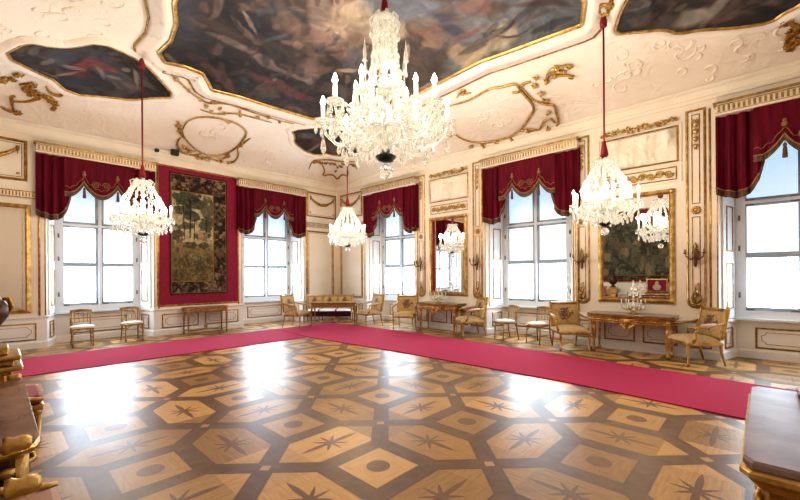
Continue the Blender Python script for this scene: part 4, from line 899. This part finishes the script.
# ------------------------------------------------------------------ serpentine consoles
def serp(w, d, amp, n=40, back=True):
    """plan outline of a breakfront top, front towards -y"""
    pts = []
    for k in range(n+1):
        u = -1+2*k/n; x = u*w/2
        y = -d + amp*(.5-.5*math.cos(PI*min(1,max(0,(abs(u)-.32)/.2)))) + amp*.7*max(0,(abs(u)-.86)/.14)**2
        pts.append((x, y))
    return pts+[(w/2,0),(-w/2,0)]
def console(w, d, h, label, topm, amp=.06):
    r = empty('console_table', label=label, cat='console table', group='gilt consoles under the mirrors')
    def sc_(p, k): return [(x*k, y*k if y < -.01 else y) for x, y in p]
    P = serp(w, d, amp); tp = MB(); tp.loft([[(x,y,z) for x,y in sc_(P,k)] for k, z in ((.985,h-.035),(1,h-.028),(1,h-.01),(.99,h))]); tp.build('marble_top', topm, r)
    em = MB(); em.loft([[(x,y,z) for x,y in sc_(P,k)] for k, z in ((.94,h-.075),(.975,h-.06),(.985,h-.035))]); em.build('moulded_edge', 'gold', r)
    ap = MB(); ap.prism(sc_(P,.92), h-.18, h-.07); o = ap.build('apron', 'darkgold', r)
    cv_ = MB(); Q = P[:41]
    for k in range(1, 40):
        x, y = Q[k][0]*.92, Q[k][1]*.92
        cv_.ball((x,y-.004,h-.125), .026 if k%2 else .018, 6, 4, .8, 1, .6)
    cv_.tube([(x*.92,y*.92-.004,h-.165) for x,y in Q], .009, 5); cv_.tube([(x*.92,y*.92-.004,h-.085) for x,y in Q], .009, 5)
    cv_.build('carved_frieze', 'gold', o)
    ct = MB()
    for sg in (-1, 1):
        ct.tube([(0,-d*.93,h-.26),(sg*.05,-d*.94,h-.24),(sg*.10,-d*.94,h-.19),(sg*.14,-d*.93,h-.22),(sg*.12,-d*.93,h-.25)], [.02,.018,.016,.013,.008], 6)
        ct.tube([(sg*.03,-d*.93,h-.18),(sg*.06,-d*.95,h-.26),(sg*.02,-d*.94,h-.30),(0,-d*.94,h-.27)], [.014,.016,.014,.01], 6)
    ct.rbx(-.13,-d*.955,h-.185,.13,-d*.90,h-.08,.015); ct.ball((0,-d*.97,h-.13), .045, 8, 5, 1, 1.3, .6)
    ct.build('cartouche', 'gold', r)
    for sx in (-1, 1):
        for y in (-d+.09+amp, -.07):
            MB().lathe([(.018,0),(.034,.02),(.036,.05),(.018,.065),(.022,.09),(.036,h-.32),(.042,h-.27),(.024,h-.25),(.044,h-.235),(.046,h-.19),(.046,h-.075)], 12, (sx*(w/2-.11),y,0)).build('leg', 'gold', r)
    return r
place(console(1.38,.56,.78,'gilt console with marble top under the narrow mirror','consoletop'), 5.03, -.05, 0, 0)
place(console(1.47,.58,.775,'large gilt console with brown marble top under the bigger mirror','consoletop'), 9.69, -.05, 0, 0)

# ------------------------------------------------------------------ crystal candelabra
def candelabrum(arms, h, rad):
    r = empty('candelabrum', cat='candelabrum')
    MB().lathe([(.085,0),(.09,.012),(.07,.025),(.03,.04),(.022,.06)], 16).build('base', 'gold', r)
    MB().lathe([(.015,.05),(.035,.09),(.02,.13),(.03,.18),(.014,.22),(.022,.30),(.012,.36),(.03,.40),(.012,.43),(.018,h*.8),(.01,h*.86)], 12).build('stem', 'crystal', r)
    for q, z in ((.10,.20),(.075,.40),(.05,h*.78)):
        t = MB(); t.lathe([(.01,z),(q,z+.012),(q*1.04,z+.02),(.01,z+.014)], 14); t.build('crystal_tier', 'crystal', r)
        for k in range(10):
            a = 2*PI*k/10; MB().gem((q*math.cos(a),q*math.sin(a),z+.005), .011, .065).build('crystal_pendant', 'crystal', r)
    MB().gem((0,0,h), .03, .12).build('finial', 'crystal', r)
    for k in range(arms):
        a = 2*PI*k/arms+.35; c, s = math.cos(a), math.sin(a)
        ar = MB().tube([(.02*c,.02*s,.13),(rad*.5*c,rad*.5*s,.07),(rad*.9*c,rad*.9*s,.10),(rad*c,rad*s,.15)], .009, 6).build('arm', 'gold', r)
        MB().lathe([(.01,.15),(.036,.158),(.04,.166),(.01,.164)], 10, (rad*c,rad*s,0)).build('drip_pan', 'crystal', ar)
        MB().lathe([(.012,.16),(.012,.27),(.008,.275),(.0,.29)], 8, (rad*c,rad*s,0)).build('candle', 'whitecloth', ar)
        for j in range(3):
            b = 2*PI*j/3; MB().gem((rad*c+.034*math.cos(b),rad*s+.034*math.sin(b),.158), .009, .05).build('crystal_pendant', 'crystal', ar)
    return r
cd = candelabrum(6, .66, .20); place(cd, 9.73, -.30, .776, 0, 'crystal candelabrum with candles on the large marble console')
place(copy_tree(cd), 4.96, -.30, .781, 20, 'crystal candelabrum on the console under the narrow mirror')
# ------------------------------------------------------------------ sconces
def sconce():
    r = empty('wall_sconce', cat='wall sconce', group='brass wall sconces between the windows')
    MB().lathe([(.0,-.24),(.02,-.22),(.03,-.12),(.05,-.02),(.055,.04),(.03,.10),(.035,.15),(.012,.20),(.0,.22)], 10, (0,0,0), True, 1, .5).build('back_plate', 'brass', r)
    for sg in (-1, 0, 1):
        ar = MB().tube([(0,-.02,-.06),(sg*.06,-.09,-.10),(sg*.12,-.12-.03*(sg==0),-.05),(sg*.14,-.12-.04*(sg==0),.02)], [.014,.014,.012,.012], 6).build('arm', 'brass', r)
        x, y = sg*.14, -.12-.04*(sg==0)
        MB().lathe([(.008,.0),(.035,.02),(.04,.03),(.012,.03),(.018,.05),(.02,.085),(.012,.085)], 10, (x,y,.0)).build('candle_cup', 'brass', ar)
    return r
sn = sconce()
for k, (x, lb) in enumerate(((4.08,'brass wall sconce left of the narrow mirror'),(6.05,'brass wall sconce right of the narrow mirror'),(8.70,'brass wall sconce left of the larger mirror'),(10.67,'brass wall sconce right of the larger mirror'))):
    place(sn if k == 0 else copy_tree(sn), x, -.04, 1.90, 0, lb)
# ------------------------------------------------------------------ chandeliers
def chandelier(scale, arms, rad, top_h, label, cord_len, kind):
    """hung from its top; z = 0 is the lowest crystal ball, top_h the hook"""
    r = empty('chandelier', label=label, cat='chandelier'); S = scale
    def P(mb, name, m, par=None): return mb.build(name, m, par or r)
    P(MB().tube([(0,0,top_h+.22*S),(0,0,top_h+cord_len)], .014, 8), 'cord', 'cord')
    P(MB().lathe([(.03,0),(.06,.03),(.05,.10),(.03,.2),(.015,.26)], 12, (0,0,top_h)), 'cord_sleeve', 'sleeve')
    P(MB().lathe([(.014,0),(.05,.02),(.055,.10),(.03,.18),(.012,.2)], 12, (0,0,top_h+cord_len-.2)), 'cord_tassel', 'sleeve')
    zr = .36*S                                    # level of the arm ring
    st = MB(); st.lathe([(.0,-.0),(.045*S,.02*S),(.065*S,.065*S),(.045*S,.11*S),(.012*S,.13*S)], 12); P(st, 'crystal_ball', 'crystal')
    P(MB().lathe([(.01,.14*S),(.06*S,.15*S),(.09*S,.19*S),(.04*S,.22*S),(.03*S,.26*S)], 12), 'lower_hub', 'hollow')
    H = top_h
    P(MB().lathe([(.03*S,.22*S),(.09*S,.28*S),(.12*S,.34*S),(.05*S,.40*S),(.03*S,.46*S),(.06*S,.55*S),(.03*S,.64*S),(.045*S,.74*S),(.02*S,.84*S),(.04*S,H*.86),(.015*S,H*.95),(.015*S,H)], 14), 'stem', 'crystal')
    rc = (.13 if kind == 'small' else .085)*S
    P(MB().lathe([(.02*S,H*.93),(rc,H*.945),(rc*1.1,H*.955),(.02*S,H*.95)], 16), 'crown_dish', 'crystal')
    P(MB().lathe([(.05*S,zr),(.17*S,zr+.015*S),(.19*S,zr+.05*S),(.17*S,zr+.03*S),(.05*S,zr+.015*S)], 20), 'arm_dish', 'crystal')
    for k in range(8):
        a = 2*PI*k/8+.2; c, s = math.cos(a), math.sin(a)
        P(MB().tube([(.03*S*c,.03*S*s,H*.93),(rc*1.1*c,rc*1.1*s,H*.97),(rc*1.5*c,rc*1.5*s,H*.94),(rc*1.35*c,rc*1.35*s,H*.90)], [.012*S,.014*S,.012*S,.008*S], 6), 'crown_scroll', 'crystal')
        P(MB().gem((rc*1.35*c,rc*1.35*s,H*.90), .022*S, .10*S), 'crystal_pendant', 'crystal')
    # garlands of beads from the crown over the cage to the arms
    ns = 16 if kind == 'small' else 12
    for k in range(ns):
        a = 2*PI*(k+.25)/ns; c, s = math.cos(a), math.sin(a); mb = MB(); wire = []; n = 15 if kind == 'small' else 19
        for i in range(n):
            t = i/(n-1); z = H*.93+(zr+.12*S-H*.93)*t
            q = rc*.9+(rad*.62-rc*.4)*math.sin(PI*min(1,t*.86))**1.1*(.55+.6*t) if kind == 'small' else rc*1.0+(rad*.46-rc)*t**2.2
            rr_ = (.026 if i%3 else .038)*S*.72
            w = .012*S*math.sin(i*2.1+k)
            mb.ball((q*c-w*s, q*s+w*c, z), rr_, 6, 4, 1.1); wire.append((q*c-w*s, q*s+w*c, z))
        mb.tube(wire, .005*S, 4); P(mb, 'bead_strand', 'crystal')
        # swag of beads to the rim
        mb = MB(); wire = []
        for i in range(9):
            t = i/8; q = rad*.30+(rad*.62)*t; z = zr+.10*S+.16*S*(1-t)**2-.09*S*math.sin(PI*t)
            mb.ball((q*c, q*s, z), .019*S, 6, 4); wire.append((q*c, q*s, z))
        mb.tube(wire, .005*S, 4); P(mb, 'bead_swag', 'crystal')
    for k in range(arms):
        a = 2*PI*k/arms; c, s = math.cos(a), math.sin(a)
        def at(q, z): return (q*rad*c, q*rad*s, z)
        ar = P(MB().tube([at(.12,zr),at(.3,zr-.05*S),at(.55,zr-.09*S),at(.8,zr-.06*S),at(.96,zr+.02*S),at(1,zr+.10*S)], [.014*S]*5+[.011*S], 7), 'arm', 'crystal')
        zc_ = zr+.10*S
        P(MB().lathe([(.01*S,zc_),(.055*S,zc_+.012*S),(.068*S,zc_+.035*S),(.05*S,zc_+.022*S),(.01*S,zc_+.015*S)], 12, (rad*c,rad*s,0)), 'drip_pan', 'crystal', ar)
        ch = .19*S if kind == 'small' else .155*S
        P(MB().lathe([(.017*S,zc_+.01*S),(.017*S,zc_+ch),(.0,zc_+ch+.002)], 8, (rad*c,rad*s,0)), 'candle', 'candle', ar)
        P(MB().lathe([(.008*S,0),(.021*S,.03*S),(.014*S,.06*S),(.0,.09*S)], 8, (rad*c,rad*s,zc_+ch)), 'flame_bulb', 'bulb', ar)
        for j in range(4):
            b = 2*PI*j/4+a+.4; P(MB().gem((rad*c+.062*S*math.cos(b), rad*s+.062*S*math.sin(b), zc_+.012*S), .017*S, .10*S), 'crystal_pendant', 'crystal', ar)
        P(MB().gem((rad*c, rad*s, zr+.02*S), .026*S, .17*S), 'crystal_pendant', 'crystal', ar)
        # upright crystal spire between arms
        a2 = a+PI/arms; c2, s2 = math.cos(a2), math.sin(a2); q = rad*.52
        P(MB().lathe([(.008*S,zr),(.02*S,zr+.03*S),(.01*S,zr+.10*S),(.022*S,zr+.16*S),(.010*S,zr+.22*S),(.016*S,zr+.28*S),(.0,zr+.40*S)], 7, (q*c2,q*s2,0)), 'crystal_spire', 'crystal')
        for j in range(3):
            q2 = rad*(.42+.22*j); P(MB().gem((q2*c2,q2*s2,zr-.03*S+.015*S*j), .022*S, (.13-.015*j)*S), 'crystal_pendant', 'crystal')
        for j in range(2):
            q2 = rad*(.40+.28*j); P(MB().gem((q2*c,q2*s,zr-.08*S), .02*S, .12*S), 'crystal_pendant', 'crystal')
        P(MB().gem((.2*S*math.cos(a2+.2), .2*S*math.sin(a2+.2), zr-.06*S), .02*S, .13*S), 'crystal_pendant', 'crystal')
    if kind == 'large':
        for k in range(6):                        # cut obelisks standing half way up, curved branches at the top
            a = 2*PI*k/6+.3; c, s = math.cos(a), math.sin(a); q = .36
            b_ = P(MB().tube([(.05*c,.05*s,H*.62),(q*.6*c,q*.6*s,H*.58),(q*c,q*s,H*.62),(q*c,q*s,H*.66)], .016, 6), 'crystal_branch', 'crystal')
            P(MB().lathe([(.01,H*.66),(.045,H*.665),(.02,H*.68),(.03,H*.70),(.012,H*.76),(.0,H*.80)], 6, (q*c,q*s,0)), 'obelisk', 'crystal', b_)
            P(MB().gem((q*c,q*s,H*.63), .03, .15), 'crystal_pendant', 'crystal', b_)
        P(MB().lathe([(.03,H*.66),(.10,H*.68),(.13,H*.73),(.08,H*.78),(.03,H*.80)], 14), 'stem_vase', 'crystal')
        for k in range(6):
            a = 2*PI*(k+.5)/6; c, s = math.cos(a), math.sin(a); q = rad*.50
            ar = P(MB().tube([(.06*S*c,.06*S*s,zr+.22*S),(q*.6*c,q*.6*s,zr+.17*S),(q*c,q*s,zr+.20*S),(q*c,q*s,zr+.27*S)], .012*S, 6), 'upper_arm', 'crystal')
            P(MB().lathe([(.01*S,0),(.05*S,.012*S),(.06*S,.03*S),(.01*S,.016*S)], 12, (q*c,q*s,zr+.27*S)), 'drip_pan', 'crystal', ar)
            P(MB().lathe([(.017*S,.01*S),(.017*S,.15*S),(.0,.152*S)], 8, (q*c,q*s,zr+.27*S)), 'candle', 'candle', ar)
            P(MB().lathe([(.008*S,0),(.021*S,.03*S),(.014*S,.06*S),(.0,.09*S)], 8, (q*c,q*s,zr+.42*S)), 'flame_bulb', 'bulb', ar)
            for j in range(4):
                b = 2*PI*j/4; P(MB().gem((q*c+.05*S*math.cos(b),q*s+.05*S*math.sin(b),zr+.28*S), .016*S, .09*S), 'crystal_pendant', 'crystal', ar)
    return r
def lamp(x, y, z, e, rad=.22):
    l = bpy.data.lights.new('candle_and_fill_light', 'POINT'); l.energy = e; l.shadow_soft_size = rad; l.color = (1, .85, .66)
    o = bpy.data.objects.new('candle_and_fill_light', l); C.objects.link(o); o.location = (x, y, z)
Hs = 1.22
ch = chandelier(1.0, 9, .45, Hs, '', 5.60-2.15-Hs, 'small')
CH = [(9.77,-2.25,2.15,10,'crystal chandelier hanging in front of the larger gilt mirror at right'),
      (3.20,-6.93,2.17,30,'crystal chandelier hanging in front of the leftmost window, left of the tapestry'),
      (3.56,-2.38,2.17,0,'crystal chandelier hanging furthest away, in front of the room corner')]
for k, (x, y, z, a, lb) in enumerate(CH):
    o = ch if k == 0 else copy_tree(ch); place(o, x, y, z, a, lb, 'smaller crystal chandeliers on long red cords')
    for j in range(9): lamp(x+.45*math.cos(2*PI*j/9+R(a)), y+.45*math.sin(2*PI*j/9+R(a)), z+.78, 8.5, .05)
    lamp(x, y, z+.62, 2.5, .15)  # added centre fill to brighten the crystals, no bulb stands here
big = chandelier(1.85, 8, .97, 2.62, 'largest crystal chandelier, hanging in the middle below the central ceiling painting', 5.88-3.05-2.62, 'large')
place(big, 7.30, -4.62, 3.05, 0)
for j in range(8): lamp(7.30+.97*math.cos(PI*j/4), -4.62+.97*math.sin(PI*j/4), 3.05+1.38, 33, .06)
lamp(7.30, -4.62, 3.05+1.0, 12, .25)  # extra unseen light inside the large chandelier, added for its crystals

# ------------------------------------------------------------------ foreground furniture at the camera side
fc = empty('console_table', (8.33,-9.10,0), 0, 'brown marble-topped gilt console cut by the lower left edge', 'console table')
W_, d_ = 1.56, .50; h_ = .80
P4 = [(-.76,-.42),(.66,-.42),(.74,-.40),(.78,-.34),(.80,.0),(.78,.34),(.74,.40),(.70,.44),(-.76,.44)]
P4 = [(x, -y) for x, y in P4]
mb = MB(); mb.loft([[(x*k,y*k,z) for x,y in P4] for k, z in ((.99,h_-.035),(1.0,h_-.02),(.985,h_))]); mb.build('marble_top', 'marble', fc)
mb = MB(); mb.loft([[(x*k,y*k,z) for x,y in P4] for k, z in ((.95,h_-.085),(1.0,h_-.06),(1.01,h_-.045),(.99,h_-.03))]); mb.build('moulded_edge', 'gold', fc)
mb = MB(); mb.prism([(x*.93,y*.93) for x,y in P4], h_-.20, h_-.07); ap = mb.build('apron', 'bronze', fc)
mb = MB()
for k in range(9): mb.ball((-.6+.15*k,.40,h_-.14), .03, 6, 4, .8, 1.4, .5)
for k in range(5): mb.ball((.745,-.3+.15*k,h_-.14), .03, 6, 4, .8, .5, 1.4)
mb.tube([(-.62,.395,h_-.14),(.64,.395,h_-.14),(.74,.3,h_-.14),(.745,-.32,h_-.14)], .012, 5); mb.build('carved_frieze', 'gold', ap)
for x in (-.64, .66):
    for y in (-.36, .33):
        MB().lathe([(.02,0),(.04,.02),(.045,.06),(.02,.08),(.026,.12),(.038,h_-.36),(.055,h_-.31),(.03,h_-.28),(.05,h_-.26),(.054,h_-.2),(.054,h_-.075)], 14, (x,y,0)).build('leg', 'gold', fc)
# embroidered screen that shows in the mirror
fs = empty('framed_embroidery', (8.45,-9.48,.80), 0, 'small gilt-framed red embroidery seen reflected low in the larger mirror', 'framed picture')
f = MB(lambda s,n,z: (s, n, z)); f.bx(-.34,-.01,.03,.34,.0,.52); f.build('panel', 'redwall', fs)
f = MB(lambda s,n,z: (s, n, z)); f.frame(rect(-.34,.03,.34,.52), mould(.05,.03)); f.build('frame', 'gold', fs)
f = MB(); f.ball((0,.002,.36), .07, 10, 6, 1.2, 1, .1); f.ball((0,.002,.2), .15, 10, 6, .8, 1, .05); f.build('figure', 'silk', fs)
# gilt armchairs with rolled, upholstered arms standing along the camera-side wall
def rolled_chair(label, seat_m, hw, sh, ah, ymax):
    r = empty('rolled_arm_chair', label=label, cat='armchair'); f = -.30
    MB().rbx(-hw+.03,f,sh-.09,hw-.03,.28,sh,.03).build('seat_cushion', seat_m, r)
    MB().rbx(-hw+.02,f-.005,sh-.14,hw-.02,.29,sh-.085,.012).build('seat_frame', 'gold', r)
    k = (sh-.13)/.36
    for x in (-1, 1):
        for y in (f+.04, .25):
            MB().lathe([(.014,0),(.024,.03*k),(.03,.06*k),(.016,.08*k),(.032,.26*k),(.018,.29*k),(.034,.31*k),(.034,.365*k)], 10, (x*(hw-.06),y,0)).build('leg', 'gold', r)
        MB().tube([(x*hw,.30,ah),(x*hw,ymax+.04,ah)], .036, 12).build('arm_bolster', 'rose', r)
        b = MB().lathe([(.0,0),(.037,.002),(.039,.02),(.03,.035),(.034,.06),(.03,.085),(.018,.095)], 12, (0,0,0)).build('arm_boss', 'gold', r)
        b.location = (x*hw, ymax, ah); b.rotation_euler.x = PI/2
        MB().tube([(x*hw,ymax+.07,ah-.03),(x*hw,ymax+.085,ah-.10),(x*hw,ymax+.04,ah-.18),(x*hw,f+.05,ah-.225),(x*hw,f+.0,ah-.225)], [.03,.024,.02,.017,.011], 8).build('arm_support', 'gold', r)
    top = sh+.55
    MB(lambda s,n,z: (s,.30-n,z)).frame(rect(-hw+.02,sh+.06,hw-.02,top), [(-.02,.02),(0,.04),(.03,.03),(.03,-.02),(-.02,-.02)]).build('back_frame', 'gold', r)
    MB().rbx(-hw+.03,.28,sh+.06,hw-.03,.32,top,.015).build('back_panel', seat_m, r)
    return r
place(rolled_chair('red-seated gilt armchair partly hidden behind the lower left console', 'pinkred', .30, .46, .66, -.06), 6.42, -8.82, 0, 180)
place(rolled_chair('rose silk gilt armchair with rolled arms, nearest at the lower left corner', 'rose', .25, .60, .82, -.12), 9.44, -8.93, 0, 180)
# bronze ornament on a gilt stepped stand
pd = empty('pedestal', (7.02,-8.90,.0), 0, 'stepped gilt stand under the dark bronze at the left edge', 'pedestal')
mb = MB()
for k, (q, z0, z1) in enumerate(((.20,0,.06),(.17,.06,.10),(.13,.10,.77))): mb.rbx(-q,-q,z0,q,q,z1,.012)
mb.build('shaft', 'darkgold', pd)
for q, z0, z1 in ((.17,.77,.805),(.23,.805,.845),(.18,.845,.89),(.22,.89,.93),(.15,.93,.99)): MB().rbx(-q,-q,z0,q,q,z1,.012).build('plate', 'gold', pd)
ur = empty('bronze_ornament', (7.0,-8.92,.99), 0, 'dark bronze ornament standing on the gilt stand at the left edge', 'bronze ornament')
MB().lathe([(.10,0),(.13,.02),(.07,.06),(.05,.10),(.12,.16),(.17,.24),(.18,.32),(.13,.40),(.07,.44),(.10,.47)], 16).build('body', 'bronze', ur)
MB().lathe([(.10,.47),(.09,.50),(.05,.55),(.06,.58),(.02,.64),(.0,.72)], 14).build('lid', 'bronze', ur)
for sg in (-1, 1): MB().tube([(0,sg*.15,.26),(0,sg*.19,.32),(0,sg*.17,.39),(0,sg*.12,.38)], .018, 7).build('handle', 'darkgold', ur)
# big marble table at the lower right
mt = empty('marble_table', (12.37,-6.05,0), 0, 'grey-violet marble table with gilt edge, cut by the lower right corner', 'table')
tw, td, th = .86, .70, .80
PT = [(-tw,-td+.05),(-tw+.03,-td),(tw-.03,-td),(tw,-td+.05),(tw,td-.05),(tw-.03,td),(-tw+.03,td),(-tw,td-.05)]
mb = MB(); mb.loft([[(x*k,y*k,z) for x,y in PT] for k, z in ((.985,th-.045),(1.0,th-.03),(1.0,th-.012),(.992,th))]); mb.build('marble_top', 'marble2', mt)
mb = MB(); mb.loft([[(x*k,y*k,z) for x,y in PT] for k, z in ((.96,th-.12),(.985,th-.09),(1.012,th-.07),(1.012,th-.05),(.985,th-.035))]); mb.build('moulded_edge', 'gold', mt)
mb = MB(); mb.prism([(x*.94,y*.94) for x,y in PT], th-.26, th-.10); ap = mb.build('apron', 'darkgold', mt)
mb = MB()
for k in range(11): mb.ball((-.70+.14*k,-td*.945,th-.18), .035, 6, 4, .9, 1.2, .5); mb.ball((-tw*.945,-.6+.12*k,th-.18), .035, 6, 4, .9, .5, 1.2)
mb.tube([(.72,-td*.94,th-.18),(-.72,-td*.94,th-.18),(-tw*.94,-.65,th-.18),(-tw*.94,.62,th-.18)], .012, 5); mb.build('carved_frieze', 'gold', ap)
for x in (-1, 1):
    for y in (-1, 1):
        MB().lathe([(.03,0),(.055,.03),(.06,.07),(.03,.09),(.036,.13),(.055,th-.36),(.07,th-.32),(.04,th-.30),(.068,th-.27),(.07,th-.1)], 14, (x*(tw-.12),y*(td-.12),0)).build('leg', 'gold', mt)
bx_ = empty('raised_rim', (12.1,-5.48,th+.001), 0, 'raised dark rim along the far side of the marble table', 'table rim')  # dark raised rim of the marble table
mb = MB(); mb.rbx(-.38,-.10,0,.6,.12,.035,.012); mb.build('rim_body', 'marble', bx_)
mb = MB(); mb.rbx(-.36,-.08,.035,.58,.10,.048,.01); mb.build('rim_cap', 'bronze', bx_)
# small black projectors on the cornice
for k, (s, lb) in enumerate(((5.50,'small black spotlight on the cornice above the tapestry'),(5.92,'tiny black sensor on the cornice left of the spotlight'))):
    sp = empty('spotlight', TL(s,.15,4.80), 0, lb, 'spotlight'); q = 1 if k == 0 else .5
    MB().rbx(-.05,-.09*q,.0,.05,.09*q,.15*q,.01).build('housing', 'black', sp); MB().lathe([(.03*q,0),(.035*q,.02),(.03*q,.025)], 10, (0,0,0)).build('foot', 'black', sp)

# ------------------------------------------------------------------ light, world, camera
w = bpy.data.worlds.new('world'); bpy.context.scene.world = w; w.use_nodes = True
w.node_tree.nodes['Background'].inputs[0].default_value = (.85,.92,1,1); w.node_tree.nodes['Background'].inputs[1].default_value = 1.0
cam = bpy.data.cameras.new('camera'); co = bpy.data.objects.new('camera', cam); C.objects.link(co); bpy.context.scene.camera = co
f_px, yaw, roll = 384.045, 2.3298, -.0068
cam.sensor_width = 36; cam.lens = f_px/800*36; cam.shift_y = (275.33-250)/800; cam.clip_start = .02; cam.clip_end = 100
fw = Vector((math.cos(yaw), math.sin(yaw), 0)); rt = Vector((math.sin(yaw), -math.cos(yaw), 0)); up = Vector((0,0,1))
r2 = rt*math.cos(roll)+up*math.sin(roll); u2 = -rt*math.sin(roll)+up*math.cos(roll)
m = Matrix((r2, u2, -fw)).transposed().to_4x4(); m.translation = Vector((11.5787,-8.826,1.55)); co.matrix_world = m
vs_ = bpy.context.scene.view_settings; vs_.view_transform = 'Standard'; vs_.exposure = 0.25
for lk in ('Medium High Contrast',):
    try: vs_.look = lk
    except Exception as e: print('look', e)
print('LOOK', vs_.look)
cy = bpy.context.scene.cycles; cy.max_bounces = 10; cy.diffuse_bounces = 5; cy.glossy_bounces = 5; cy.transmission_bounces = 6; cy.sample_clamp_indirect = 6; cy.caustics_reflective = False; cy.caustics_refractive = False
